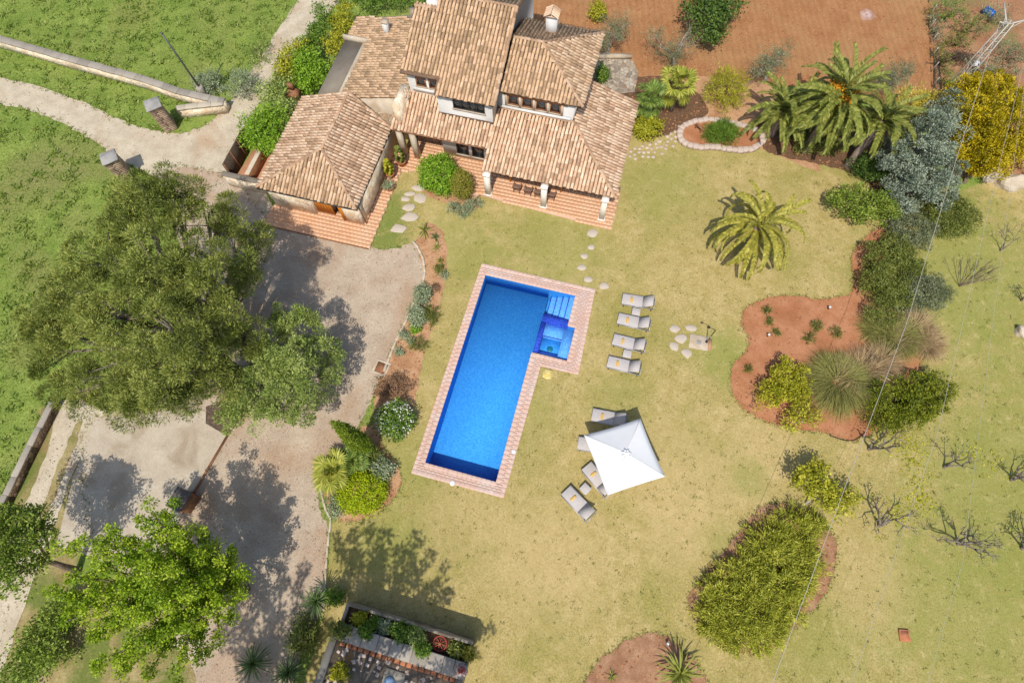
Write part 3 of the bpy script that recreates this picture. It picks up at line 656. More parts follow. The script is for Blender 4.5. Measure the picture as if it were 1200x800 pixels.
# rim bricks round the water
rim = MB()
for k in range(len(WATER)):
    a, b = np.array(WATER[k-1]), np.array(WATER[k]); Ln = np.linalg.norm(b-a); t_ = (b-a)/Ln; nn = np.array([t_[1], -t_[0]])
    n = int(Ln/.3)
    for i in range(n):
        c = a+t_*(i+.5)*Ln/n+nn*.10; rim.cham(c[0]-Ln/n/2+.006, c[0]+Ln/n/2-.006, c[1]-.13, c[1]+.13, .02, .078+RNG.normal(0, .002), .012, math.atan2(t_[1], t_[0]), tuple(c))
rim.build('rim_bricks', M['coping'], cop, kind='stuff')
edge = MB()
for k in range(len(OUT)):
    a, b = np.array(OUT[k-1]), np.array(OUT[k]); Ln = np.linalg.norm(b-a); t_ = (b-a)/Ln; nn = np.array([-t_[1], t_[0]])
    n = int(Ln/.3)
    for i in range(n):
        c = a+t_*(i+.5)*Ln/n+nn*.10; edge.cham(c[0]-Ln/n/2+.004, c[0]+Ln/n/2-.004, c[1]-.11, c[1]+.11, .02, .072+RNG.normal(0, .002), .008, math.atan2(t_[1], t_[0]), tuple(c))
edge.build('edge_bricks', M['coping'], cop, kind='stuff')
holed_edge = [(-.0, 0)]
n = len(OUT)
MB().add([(x, y, .045) for x, y in OUT]+[(x, y, -.1) for x, y in OUT], [(k, k+n, (k+1) % n+n, (k+1) % n) for k in range(n)]).build('surround_edge', M['coping'], pool)
# basin: walls and a floor that falls towards the near end
DF, DN = -1.3, -1.6
W4 = [(WU0, WV0), (WU1, WV0), (WU1, WV1), (WU0, WV1)]
bz = [DN, DN, DF, DF]
V = [(x, y, .04) for x, y in W4]+[(W4[k][0], W4[k][1], bz[k]) for k in range(4)]
MB().add(V+[(WU1, AV0, .04), (WU1, AV0, -1.75)], [(4, 5, 6, 7), (0, 4, 7, 3)[::-1], (0, 1, 5, 4)[::-1], (2, 3, 7, 6)[::-1], (1, 8, 9, 5)[::-1]]).build('basin', M['mosaic'], pool)
# alcove: steps, dark dividing wall, spa
al = MB().add([(WU1, AV0, -1.75), (AU, AV0, -1.75), (AU, AV0, .04), (WU1, AV0, .04)], [(0, 1, 2, 3)[::-1]])
al.add([(AU, AV0, -1.75), (AU, 12.0, -1.75), (AU, 12.0, .04), (AU, AV0, .04)], [(0, 1, 2, 3)[::-1]])
al.add([(AU, 12, -1.75), (7.3, 12, -1.75), (7.3, 12, .04), (AU, 12, .04)], [(0, 1, 2, 3)])
al.add([(7.3, 12, -1.75), (7.3, WV1, -1.75), (7.3, WV1, .04), (7.3, 12, .04)], [(0, 1, 2, 3)])
al.add([(7.3, WV1, -1.75), (WU1, WV1, -1.75), (WU1, WV1, .04), (7.3, WV1, .04)], [(0, 1, 2, 3)])
al.add([(WU1, AV0, -1.75), (AU, AV0, -1.75), (AU, WV1, -1.75), (WU1, WV1, -1.75)], [(0, 1, 2, 3)]).build('alcove', M['mosaic'], pool)
for k in range(4):
    MB().cham(5.62+k*.42, 6.03+k*.42, 12.58, WV1-.003, -1.7, -.98+k*.22, .015).build('step', M['mosaic_l'], pool)
    MB().box(5.605+k*.42, 5.67+k*.42, 12.585, WV1-.006, -1.05+k*.22, -.972+k*.22).build('step_edge', M['mosaic_v'], pool)
MB().box(5.45, 7.295, 12.0, 12.55, -1.7, -.16).box(5.45, 5.78, AV0+.003, 11.997, -1.7, -.16).build('dividing_wall', M['mosaic_v'], pool)
MB().box(5.785, 7.1, 11.15, 11.995, -1.7, -.5).box(7.103, 7.815, AV0+.004, 11.995, -1.7, -.5).box(5.785, 7.1, AV0+.004, 9.9, -1.7, -.5).build('spa_bench', M['mosaic_l'], pool)
MB().box(5.79, 7.1, 11.1, 11.147, -.56, -.497).box(5.79, 7.1, 9.903, 9.95, -.56, -.497).build('bench_edge', M['mosaic_v'], pool)
MB().box(5.785, 7.1, 9.9, 11.147, -1.4, -.95).build('spa_floor', M['mosaic'], pool)
M['drain'] = plain('drain_green', (.01, .16, .22), .4)
MB().lathe([(.01, .02), (.2, .02), (.22, 0)][::-1], (6.46, 10.45, -.95), 20).build('drain', M['drain'], pool)
holed_w = MB().add([(a, b, ZW) for a, b in WATER], [tuple(range(len(WATER)))]).build('water', M['water'], pool)
for (px, py, z, nm, r) in ((530, 566, .07, 'skimmer_lid', .16), (602, 529, .07, 'skimmer_lid', .14)):
    x, y = P(px, py, z); dx, dy = x-PX, y-PY; u = dx*math.cos(HU)+dy*math.sin(HU); v = -dx*math.sin(HU)+dy*math.cos(HU)
    MB().lathe([(r, 0), (r, .012), (r*.85, .02), (r*.2, .02)], (u, v, z), 20).build(nm, M['white_plastic'], pool)
x, y = P(555, 514, -1.7); dx, dy = x-PX, y-PY
MB().lathe([(.16, 0), (.15, .04), (.03, .06)], (dx*math.cos(HU)+dy*math.sin(HU), -dx*math.sin(HU)+dy*math.cos(HU), -1.86+.08), 18).build('floor_inlet', M['white_plastic'], pool)

# ------------------------------------------------------------ grass that nobody could count
def poly_px(px, z=0): return plan(px, False)
def scatter(name, n, region, excl, h, wd, mat, lean=.5):
    region = np.asarray(region); x0, y0 = region.min(0); x1, y1 = region.max(0)
    X = RNG.uniform(x0, x1, n); Y = RNG.uniform(y0, y1, n); ok = inside(region, X, Y)
    for e in excl: ok &= ~inside(np.asarray(e), X, Y)
    X, Y = X[ok], Y[ok]; n = len(X)
    a = RNG.uniform(0, 2*math.pi, n); hh = h*RNG.uniform(.5, 1.3, n); la = RNG.uniform(0, 2*math.pi, n); ll = hh*lean*RNG.uniform(.2, 1.2, n); ww = wd*RNG.uniform(.6, 1.3, n)
    V = np.zeros((n, 3, 3)); V[:, 0] = np.stack([X-np.cos(a)*ww, Y-np.sin(a)*ww, np.zeros(n)], 1); V[:, 1] = np.stack([X+np.cos(a)*ww, Y+np.sin(a)*ww, np.zeros(n)], 1)
    V[:, 2] = np.stack([X+np.cos(la)*ll, Y+np.sin(la)*ll, hh], 1)
    # patches share a tone
    tone = .5+.5*np.sin(X*.9+2*np.sin(Y*.7))*np.sin(Y*1.1+1.5*np.sin(X*.6))
    MB().add(V.reshape(-1, 3), np.arange(3*n).reshape(-1, 3), np.repeat(np.clip(tone+RNG.normal(0, .2, n), 0, 1), 3)).build(name, L[mat], kind='stuff')
pool_w = [pw(a, b) for a, b in OUT]
house_w = [hw(a, b) for a, b in [(-14.6, -6.4), (-6.4, -6.4), (-6.4, 1.2), (-2.8, .2), (0, 0), (10, -.55), (10, 12), (-14, 14)]]
annex_green = poly_px([(432, 286), (455, 225), (478, 203), (500, 225), (490, 262), (482, 284), (455, 294)])
view_l = poly_px([(378, 810), (384, 616), (430, 615), (470, 580), (475, 540), (450, 500), (490, 440), (520, 330), (560, 240), (715, 275), (745, 185), (790, 168), (820, 180), (895, 182), (950, 200), (1000, 205), (1030, 260), (1120, 225), (1210, 225), (1210, 810)])
scatter('lawn_grass', 330000, view_l, [pool_w, house_w]+pl_beds, .05, .016, 'grass_l', .7)
scatter('lawn_grass', 9000, annex_green, [house_w, pl_drive], .06, .018, 'grass_f', .7)
view_f = poly_px([(-30, -30), (372, -30), (340, 20), (300, 80), (255, 110), (200, 160), (150, 185), (230, 225), (220, 400), (180, 480), (70, 470), (-30, 640)])
scatter('field_grass', 200000, view_f, [pl_road, pl_track, pl_drive], .08, .022, 'grass_f', .9)

# ------------------------------------------------------------ foliage builders
def unit(a): return a/(np.linalg.norm(a, axis=-1, keepdims=True)+1e-9)
def leaves(mb, C_, D, Ln, Wd, tone, flat=.6, out=None):
    """folded diamond leaves at C_ pointing along D"""
    n = len(C_); r = unit(RNG.normal(0, .8, (n, 3))+np.array([0, 0, flat*2])+(0 if out is None else out*1.5)); s = unit(np.cross(D, r)); up = np.cross(s, D)
    Ln = Ln*RNG.uniform(.6, 1.3, (n, 1)); Wd = Wd*RNG.uniform(.7, 1.25, (n, 1))
    V = np.stack([C_, C_+D*Ln*.45+s*Wd*.5+up*Wd*.12, C_+D*Ln, C_+D*Ln*.45-s*Wd*.5+up*Wd*.12], 1)
    mb.add(V.reshape(-1, 3), np.arange(4*n).reshape(-1, 4), np.repeat(np.clip(tone, 0, 1), 4))
def crown(lobes, nclump, per, cr, Ln, Wd, up=.3, shell=.45, spray=0., flat=.6, zmin=.05, squash=.8, lump=.22, puff=0):
    """clumps of leaves through the lobes; lobes: (centre, radii)"""
    wts = np.array([(r[0]*r[1]*r[2])**.667 for c, r in lobes]); wts /= wts.sum()
    which = RNG.choice(len(lobes), nclump, p=wts); c = np.array([l[0] for l in lobes])[which]; r = np.array([l[1] for l in lobes])[which]
    d = unit(RNG.normal(0, 1, (nclump, 3))+np.array([0, 0, .25]))
    ph = RNG.uniform(0, 6, (len(lobes), 3))[which]
    bump_ = 1+lump*np.sin(d[:, 0]*5+ph[:, 0])*np.sin(d[:, 1]*5+ph[:, 1])+lump*.6*np.sin(d[:, 2]*7+d[:, 0]*9+ph[:, 2])
    rad = (shell+(1-shell)*RNG.uniform(0, 1, nclump)**.7)*bump_
    q = c+d*r*rad[:, None]
    ok = q[:, 2] > zmin; q, d = q[ok], d[ok]; m = len(q)
    tone = np.clip(RNG.normal(.5, .28, m), 0, 1)
    size = cr*RNG.uniform(.6, 1.35, m)
    Q = np.repeat(q, per, 0); Dd = np.repeat(d, per, 0); off = RNG.normal(0, 1, (m*per, 3))*np.repeat(size, per)[:, None]*.5; off[:, 2] *= squash
    if spray: off = off*.55+Dd*np.repeat(size, per)[:, None]*RNG.uniform(-.5, .9, (m*per, 1))
    dirv = unit(RNG.normal(0, 1, (m*per, 3))*(1-.45*spray)+Dd*(.2+spray*.6)+off/np.repeat(size, per)[:, None]*.8+np.array([0, 0, up*.5]))
    if puff:        # rounded tufts: leaves on the skin of each clump
        pd = unit(RNG.normal(0, 1, (m*per, 3))+np.array([0, 0, .55])+Dd*.35); sz = np.repeat(size, per)[:, None]
        off = pd*sz*RNG.uniform(.35, 1, (m*per, 1))**.6*np.array([1, 1, squash]); dirv = unit(pd*.9+RNG.normal(0, .45, (m*per, 3))+np.array([0, 0, up*.5])); Dd = unit(pd+Dd*.3)
    pts = Q+off; pts[:, 2] = np.maximum(pts[:, 2], zmin)
    mb = MB(); leaves(mb, pts, dirv, Ln, Wd, np.repeat(tone, per)+RNG.normal(0, .12, m*per), flat, Dd)
    return mb, q
def limbs(base_r, fork, lobes, tips, ntip=26, lean=None):
    """trunk from the origin to the fork, limbs to the lobes, twigs to clump spots"""
    mb = MB(); f = np.array(fork, float); l1 = f*.5+RNG.normal(0, .03, 3)*np.linalg.norm(f)
    mb.tube([(0, 0, -.15), (0, 0, .05), l1, f], [base_r*1.35, base_r*1.1, base_r*.85, base_r*.7], 9)
    for c, r in lobes:
        c = np.array(c, float); mid = f+(c-f)*.5+RNG.normal(0, .12, 3)*np.linalg.norm(c-f)*.5
        mb.tube([f, mid, c+RNG.normal(0, .1, 3)], [base_r*.5, base_r*.34, base_r*.16], 6)
    if len(tips):
        cs = np.array([l[0] for l in lobes], float)
        for i in RNG.choice(len(tips), min(ntip, len(tips)), replace=False):
            p = tips[i]; c = cs[np.argmin(np.linalg.norm(cs-p, axis=1))]; st = c+(f-c)*RNG.uniform(0, .4)
            mb.tube([st, (st+p)/2+RNG.normal(0, .1, 3), p], [base_r*.16, base_r*.11, base_r*.05], 4)
    return mb
def lobes_px(base, ls):
    """lobes given as (px, py, height, radius in px, vertical radius m) -> local metres about base"""
    out = []
    for (px, py, z, rp, rz) in ls:
        rx, ry = rp if isinstance(rp, tuple) else (rp, rp)
        s = scale_at(px, py, z); c = P3(px, py, z)-np.array([base[0], base[1], 0])
        out.append((c, np.array([rx/s, ry/s, rz])))
    return out
def tree(name, label, cat, base_px, ls, mat, nclump, per, cr, Ln, Wd, tr=.16, fork=1.6, bark='bark', group=None, ntip=26, trunk=True, **kw):
    b = P(*base_px); lb = lobes_px(b, ls)
    t_ = thing(name, label, cat, (b[0], b[1], 0), 0, group)
    mb, tips = crown(lb, nclump, per, cr, Ln, Wd, **kw)
    mb.build('crown' if trunk else 'foliage', L[mat], t_)
    if trunk:
        cen = np.mean([c for c, r in lb], 0)
        limbs(tr, (cen[0]*.35, cen[1]*.35, fork), lb, tips, ntip).build('trunk' if tr > .05 else 'stem', M[bark], t_, smooth=True)
    return t_
def shrub(name, label, px, py, rp, h, mat, n=None, per=9, cr=.22, Ln=.16, Wd=.08, cat='shrub', group=None, z=None, **kw):
    """low mound: centre given where the photograph shows its middle"""
    zc = h*.5 if z is None else z
    x, y = P(px, py, zc); rx, ry = rp if isinstance(rp, tuple) else (rp, rp); s = scale_at(px, py, zc)
    t_ = thing(name, label, cat, (x, y, 0), 0, group)
    lb = [(np.array([0, 0, zc]), np.array([rx/s, ry/s, max(h-zc, .15)]))]
    if n is None: n = int(26+55*(rx/s)*(ry/s)/(cr/.22)**2)
    mb, tips = crown(lb, n, per, cr, Ln, Wd, zmin=.03, **kw); mb.build('foliage', L[mat], t_)
    st = MB()
    for i in RNG.choice(len(tips), min(12, len(tips)), replace=False):
        p = tips[i]; st.tube([(p[0]*.08, p[1]*.08, -.05), p*np.array([.5, .5, .6]), p], [.03, .02, .008], 4)
    st.build('stem', M['bark'], t_)
    return t_
# ------------------------------------------------------------ palms and rosettes
def frond_mesh(nm, Ln, e0, droop, wd, nl, mat, rw=.025, vee=.35):
    mb = MB(); S_ = 14; pts = [np.zeros(3)]; ang = []
    for k in range(S_):
        e = math.radians(e0-droop*(k+.5)/S_-droop*.35*((k/S_)**2)); ang.append(e); pts.append(pts[-1]+np.array([math.cos(e), 0, math.sin(e)])*Ln/S_)
    pts = np.array(pts); mb.tube(pts, np.linspace(rw, rw*.25, S_+1), 4)
    mb.tone[-1][:] = .7
    C_ = []; D = []; ln = []
    for i in range(nl):
        s = .1+.9*(i+.5)/nl; k = min(int(s*S_), S_-1); fr = s*S_-k; p = pts[k]*(1-fr)+pts[k+1]*fr; e = ang[k]
        t_ = np.array([math.cos(e), 0, math.sin(e)]); up = np.array([-math.sin(e), 0, math.cos(e)])
        l = wd*(math.sin(math.pi*min(1, s*.62+.22))**.7)*(1.02-.25*s)
        for sd in (-1, 1):
            C_.append(p); D.append(t_*(.45+.5*s)+np.array([0, sd, 0])*.85+up*(vee+RNG.normal(0, .08))-np.array([0, 0, .12])); ln.append(l)
    C_ = np.array(C_); D = unit(np.array(D)); ln = np.array(ln)[:, None]
    s = unit(np.cross(D, np.array([0, 0, 1.])+RNG.normal(0, .15, D.shape))); wdt = .042*Ln/2.2
    V = np.stack([C_, C_+D*ln*.4+s*wdt, C_+D*ln-np.array([0, 0, .05])*ln, C_+D*ln*.4-s*wdt], 1)
    n = len(C_); mb.add(V.reshape(-1, 3), np.arange(4*n).reshape(-1, 4), np.repeat(np.clip(RNG.normal(.5, .15, n), 0, 1), 4))
    return mb.mesh(nm, L[mat])
def palm(label, base_px, z, n, Ln, wd, mat, tr=.22, vari=((74, 60), (52, 85), (28, 95), (2, 70)), crown_px=None, skirt=0, group=None, fruit=False, nl=30):
    b = P(*base_px); c = P(*(crown_px or base_px), z) if crown_px else b
    t_ = thing('palm_tree', label, 'palm', (b[0], b[1], 0), 0, group)
    tip = np.array([c[0]-b[0], c[1]-b[1], z])
    mb = MB(); K = 9
    pts = [tip*np.array([(k/K)**1.3, (k/K)**1.3, k/K]) for k in range(K+1)]; pts[0][2] = -.1
    rr = [tr*(1.35 if k == 0 else 1.05 if k == 1 else .92+.13*(k % 2)+(.25 if k >= K-1 else 0)) for k in range(K+1)]
    mb.tube(pts, rr, 10).build('trunk', M['palm_trunk'], t_)
    ms_ = [frond_mesh('frond', Ln*RNG.uniform(.92, 1.05), e, d, wd, nl, mat) for e, d in vari]
    for i in range(n):
        q = min(int(len(vari)*(i/n)**.85), len(vari)-1)
        inst(ms_[q], 'frond', t_, tuple(tip+np.array([0, 0, .1-.25*i/n])), (RNG.normal(0, .25), RNG.normal(0, .12), i*2.39996+RNG.normal(0, .12)), RNG.uniform(.82, 1.08))
    if fruit:
        fm = MB(); C_ = RNG.normal(0, .16, (420, 3))*np.array([1, 1, 1.2]); leaves(fm, C_, unit(RNG.normal(0, 1, C_.shape)), .12, .09, RNG.uniform(0, 1, 420), 0); fme = fm.mesh('fruit_bunch', L['fruit'])
        for a_, r_, h_ in ((3.6, .62, .7), (4.6, .8, .5), (2.7, .55, .8), (.2, .65, .6), (5.3, .6, .4)):
            fo_ = inst(fme, 'fruit_bunch', t_, tuple(tip+np.array([r_*math.cos(a_), r_*math.sin(a_), h_+.3])), (0, 0, a_), (1.2, 1.2, 1.1)); fo_['kind'] = 'stuff'
    return t_
def fan_mesh(nm, pet, rad, nb, mat, e0=45, spread=115):
    mb = MB(); e = math.radians(e0); hub = np.array([math.cos(e), 0, math.sin(e)])*pet
    mb.tube([(0, 0, 0), hub*.5+np.array([0, 0, .06*pet]), hub], [.018, .014, .012], 4); mb.tone[-1][:] = .7
    t_ = np.array([math.cos(e-.5), 0, math.sin(e-.5)]); up = np.array([-t_[2], 0, t_[0]])
    for k in range(nb):
        a = math.radians(-spread+2*spread*k/(nb-1)); d = t_*math.cos(a)+np.array([0, 1, 0])*math.sin(a)+up*.12*math.cos(a); d /= np.linalg.norm(d)
        s = np.cross(d, up); s /= np.linalg.norm(s); l = rad*(1-.22*abs(a)/2)*RNG.uniform(.92, 1.05); w_ = l*math.radians(spread)*2/nb*.34
        p0 = hub; p1 = hub+d*l*.55+up*(.05*l if k % 2 else .0); p2 = hub+d*l-np.array([0, 0, .16*l])
        mb.add([p0, p1+s*w_, p2, p1-s*w_], [(0, 1, 2, 3)], np.full(4, np.clip(RNG.normal(.5, .2), 0, 1)))
    return mb.mesh(nm, L[mat])
def fan_palm(label, base_px, z, n, pet, rad, mat, tr=.14, crown_px=None, group=None, low=-25):
    b = P(*base_px); c = P(*(crown_px or base_px), z) if crown_px else b; tip = np.array([c[0]-b[0], c[1]-b[1], z])
    t_ = thing('fan_palm', label, 'palm', (b[0], b[1], 0), 0, group)
    MB().tube([(0, 0, -.1), tip*.5+RNG.normal(0, .02, 3), tip], [tr*1.2, tr, tr], 9).build('trunk', M['palm_trunk'], t_)
    ms_ = [fan_mesh('fan_leaf', pet*q, rad, 17, mat, e_) for e_, q in ((78, .8), (52, 1), (24, 1.05), (low, 1))]
    for i in range(n):
        inst(ms_[min(3, int(4*(i/n)**.9))], 'fan_leaf', t_, tuple(tip), (RNG.normal(0, .2), RNG.normal(0, .1), i*2.39996+RNG.normal(0, .15)), RNG.uniform(.8, 1.12))
    return t_
def blade_mesh(nm, Ln, wd, mat, bend=.25):
    mb = MB(); V = []; K = 4
    for k in range(K+1):
        s = k/K; w_ = wd*(.7+.6*s)*(1-s)**.55 if s < 1 else .002; z = -bend*Ln*s*s
        V += [(Ln*s, -w_/2, z+.15*w_), (Ln*s, 0, z-.1*w_), (Ln*s, w_/2, z+.15*w_)]
    F = [(3*k+j, 3*k+j+1, 3*k+j+4, 3*k+j+3) for k in range(K) for j in (0, 1)]
    return mb.add(V, F).mesh(nm, L[mat])
def rosette(label, px, py, z, n, Ln, wd, mat, name='yucca', cat='plant', tr=.09, bend=.25, emin=-15, emax=80, group=None, part='leaf'):
    x, y = P(px, py, z); t_ = thing(name, label, cat, (x, y, 0), 0, group)
    MB().tube([(0, 0, -.05), (.02, 0, z*.5), (0, 0, z)], [tr*1.25, tr, tr], 7).build('stem', M['palm_trunk'], t_)
    me = [blade_mesh(part, Ln*q, wd, mat, bend*b_) for q, b_ in ((.8, .4), (1, 1), (1, 1.6))]
    for i in range(n):
        f = i/n; el = math.radians(emax+(emin-emax)*f+RNG.normal(0, 5))
        inst(me[min(2, int(3*f))], part, t_, (0, 0, z), (0, -el, i*2.39996+RNG.normal(0, .2)), RNG.uniform(.85, 1.1))
    return t_
def tussock(label, px, py, n, Ln, wd, mat, h=.1, name='grass_clump', cat='ornamental grass', rb=.25, bend=.8, group=None, lean=(0, 0), plume=None, el=(25, 85)):
    x, y = P(px, py, h); t_ = thing(name, label, cat, (x, y, 0), 0, group)
    mb = MB(); K = 4; a = RNG.uniform(0, 2*math.pi, n); e = np.radians(RNG.uniform(el[0], el[1], n)); l = Ln*RNG.uniform(.6, 1.15, n); r = rb*np.sqrt(RNG.uniform(0, 1, n))
    p = np.stack([r*np.cos(a), r*np.sin(a), np.zeros(n)], 1); Vs = []; sd = np.stack([-np.sin(a), np.cos(a), np.zeros(n)], 1)
    dr = RNG.uniform(.5, 1.3, n)*bend
    for k in range(K+1):
        s = k/K; ee = e-dr*s*1.2
        if k: p = p+np.stack([np.cos(ee)*np.cos(a)+lean[0]*s, np.cos(ee)*np.sin(a)+lean[1]*s, np.sin(ee)], 1)*(l/K)[:, None]
        p[:, 2] = np.maximum(p[:, 2], .02)
        w_ = wd*(1-s*.9); Vs += [p-sd*w_/2, p+sd*w_/2]
    V = np.stack(Vs, 1); F = np.array([(2*k, 2*k+1, 2*k+3, 2*k+2) for k in range(K)]); F = (F[None]+10*np.arange(n)[:, None, None]).reshape(-1, 4)
    mb.add(V.reshape(-1, 3), F, np.repeat(np.clip(RNG.normal(.5, .22, n), 0, 1), 10)).build('leaves', L[mat], t_)
    if plume:
        pm = MB()
        for i in range(plume):
            a_ = RNG.uniform(-1.0, 1.2); d = np.array([math.cos(a_), math.sin(a_)*.9, 0]); hh = RNG.uniform(.7, 1.5)
            q = [np.array([0, 0, .1]), d*.6+np.array([0, 0, hh]), d*1.3+np.array([0, 0, hh*1.05])]
            pm.tube(q, [.01, .01, .03], 4)
        pm.build('dry_stalks', L['drygrass'], t_)
    return t_
def branchy(mb, p, d, ln, r, depth, tips, spread=.6, up=.15, n=4):
    q = p+d*ln*.5+RNG.normal(0, .05, 3)*ln; e = p+d*ln+RNG.normal(0, .06, 3)*ln
    mb.tube([p, q, e], [r, r*.85, r*.68], n+2 if depth > 2 else n)
    if depth == 0: tips.append(e); return
    for i in range(RNG.integers(2, 4)):
        nd = unit(d+RNG.normal(0, spread, 3)+np.array([0, 0, up])); branchy(mb, e, nd, ln*RNG.uniform(.6, .85), r*.62, depth-1, tips, spread, up, n)
def bare_tree(label, base_px, dirs, ln, r, depth, bark, leaf=None, nleaf=0, name='citrus_tree', cat='fruit tree', group=None, spread=.55, up=.2, fork=.25, ll=.16, cl=.16):
    b = P(*base_px); t_ = thing(name, label, cat, (b[0], b[1], 0), 0, group); mb = MB(); tips = []
    mb.tube([(0, 0, -.1), (0, 0, fork)], [r*1.3, r*1.1], 8)
    for d in dirs: branchy(mb, np.array([0, 0, fork]), unit(np.array(d, float)), ln*RNG.uniform(.85, 1.15), r*.8, depth, tips, spread, up)
    mb.build('trunk', M[bark], t_, smooth=True)
    if leaf:
        tips = np.array(tips); tips = tips[RNG.choice(len(tips), min(len(tips), max(1, nleaf//10)), replace=False)]
        lm = MB(); Q = np.repeat(tips, 10, 0); Q = Q+RNG.normal(0, cl, Q.shape); Q[:, 2] = np.maximum(Q[:, 2], .1)
        leaves(lm, Q, unit(RNG.normal(0, 1, Q.shape)+np.array([0, 0, .2])), ll, ll*.5, RNG.uniform(.1, .9, len(Q))); lm.build('leaves', L[leaf], t_)
    return t_

# ------------------------------------------------------------ trees
# the great pine beside the drive
tree('pine_tree', 'huge spreading pine covering the driveway beside the green field', 'pine', (283, 440), [
    (165, 240, 8.2, 44, 1.5), (205, 228, 7.2, 36, 1.3), (245, 248, 6.4, 36, 1.4), (285, 268, 4.9, 26, 1.2), (290, 310, 5.3, 26, 1.2), (130, 300, 7.8, 46, 1.5), (180, 310, 9.2, 54, 1.9), (240, 315, 8.8, 48, 1.7), (85, 350, 6.8, 42, 1.4), (135, 370, 8.2, 54, 1.6),
    (200, 385, 8.6, 56, 1.7), (258, 375, 7.0, 42, 1.5), (70, 410, 5.6, 42, 1.2), (125, 430, 6.4, 52, 1.4), (190, 445, 6.4, 46, 1.4), (240, 430, 5.2, 34, 1.2), (55, 385, 5.6, 30, 1.0), (95, 460, 4.8, 34, 1.0), (150, 465, 5.2, 30, 1), (285, 345, 5.0, 24, 1), (288, 395, 5.0, 26, 1.1), (262, 425, 4.6, 30, 1.1), (225, 462, 4.8, 28, 1.0), (300, 290, 4.6, 20, .9)],
    'pine', 440, 430, .60, .20, .042, tr=.42, fork=3.2, ntip=170, shell=.3, up=.5, flat=.3, bark='bark_grey', squash=.85, lump=.3, puff=1)
tree('acacia_tree', 'pale feathery green tree between the pine and the cypress', 'tree', (318, 425), [
    (358, 388, 3.6, 24, 1.0), (322, 420, 4.2, 26, 1.1), (380, 415, 3.0, 20, .9), (296, 472, 3.2, 24, 1.0), (334, 466, 3.6, 28, 1.1), (372, 462, 2.6, 20, .8), (352, 430, 4.2, 26, 1.2), (278, 488, 2.6, 16, .7), (335, 380, 3.4, 18, .8), (388, 440, 2.6, 14, .7), (350, 488, 2.8, 18, .8), (318, 492, 2.8, 16, .8), (310, 440, 3.8, 22, 1), (288, 445, 3.2, 22, .9), (300, 405, 3.4, 20, .9), (276, 468, 2.8, 20, .8)],
    'feather', 250, 150, .42, .18, .06, tr=.16, fork=1.2, ntip=50, shell=.3, up=.3, flat=.3, puff=1)
def shoot_tree(name, label, cat, b, fork, tips, mat, per, cr, Ln, Wd, tr=.2, bark='bark', step=.55, start=.35, sag=.25, flat=.5):
    """open crown of long leafy shoots: every limb runs from the fork to its own tip and carries leaf tufts along it"""
    t_ = thing(name, label, cat, (b[0], b[1], 0)); f = np.array(fork, float); wood = MB(); Q = []
    wood.tube([(0, 0, -.15), (0, 0, .1), f*.5+RNG.normal(0, .06, 3), f], [tr*1.4, tr*1.1, tr*.9, tr*.75], 9)
    for tp in tips:
        tp = np.array([tp[0]-b[0], tp[1]-b[1], tp[2]]); ln = np.linalg.norm(tp-f); c1 = f+(tp-f)*.5+np.array([0, 0, sag*ln*.3])+RNG.normal(0, .06, 3)*ln
        S_ = np.linspace(0, 1, 7)[:, None]; pts = f*(1-S_)**2+2*c1*S_*(1-S_)+tp*S_**2
        wood.tube(pts, tr*.42*(1-.85*S_[:, 0]), 5)
        for k in range(max(2, int(ln/step))):
            s = start+(1-start)*(k+RNG.uniform(.2, 1))/max(2, int(ln/step)); s = min(s, 1); p = f*(1-s)**2+2*c1*s*(1-s)+tp*s*s
            Q.append(np.append(p+RNG.normal(0, .16, 3)*(1.4-s), cr*RNG.uniform(.7, 1.25)*(1.1-.35*s)))
            if RNG.uniform() < .3: Q.append(np.append(p+RNG.normal(0, .4, 3), cr*RNG.uniform(.5, .9)))
    Q = np.array(Q); m = len(Q); size = np.repeat(Q[:, 3], per)[:, None]; pd = unit(RNG.normal(0, 1, (m*per, 3))+np.array([0, 0, .4]))
    pts = np.repeat(Q[:, :3], per, 0)+pd*size*RNG.uniform(.25, 1, (m*per, 1))*np.array([1, 1, .8]); d = unit(pd+RNG.normal(0, .6, pd.shape)); mb = MB()
    leaves(mb, pts, d, Ln, Wd, np.repeat(np.clip(RNG.normal(.5, .25, m), 0, 1), per)+RNG.normal(0, .12, m*per), flat, pd); mb.build('crown', L[mat], t_)
    wood.build('trunk', M[bark], t_, smooth=True); return t_
b = P(288, 690); tips = []
for px, py, z in ((66, 645, 6.6), (72, 672, 6.4), (62, 700, 6.2), (75, 728, 6.0), (95, 752, 6.0), (112, 780, 5.8), (138, 796, 5.6), (172, 798, 5.2), (205, 785, 4.8), (232, 775, 4.4), (258, 752, 4.0), (275, 728, 4.0), (284, 700, 4.4), (286, 668, 4.6), (276, 640, 5.0), (257, 636, 5.2), (238, 622, 5.4), (194, 600, 6.0), (180, 600, 6.2), (160, 606, 6.4), (130, 622, 6.6), (100, 632, 6.8),
                  (110, 660, 7.2), (140, 650, 7.6), (170, 640, 7.6), (205, 630, 7.2), (232, 645, 6.8), (100, 695, 7.0), (135, 690, 7.8), (168, 672, 8.2), (200, 665, 7.8), (120, 730, 6.8), (150, 725, 7.6), (180, 705, 8.2), (212, 695, 7.6), (240, 680, 6.6), (160, 760, 6.4), (190, 745, 6.8), (220, 730, 6.4), (245, 715, 5.6), (255, 660, 5.8), (140, 765, 6.2), (85, 712, 6.6)):
    tips.append(P3(px, py, z))
shoot_tree('mulberry_tree', 'large lime green leafy tree at the lower edge of the driveway', 'tree', b, (-.4, .1, 2.3), tips, 'lime', 124, .46, .135, .09, .24, step=.66)
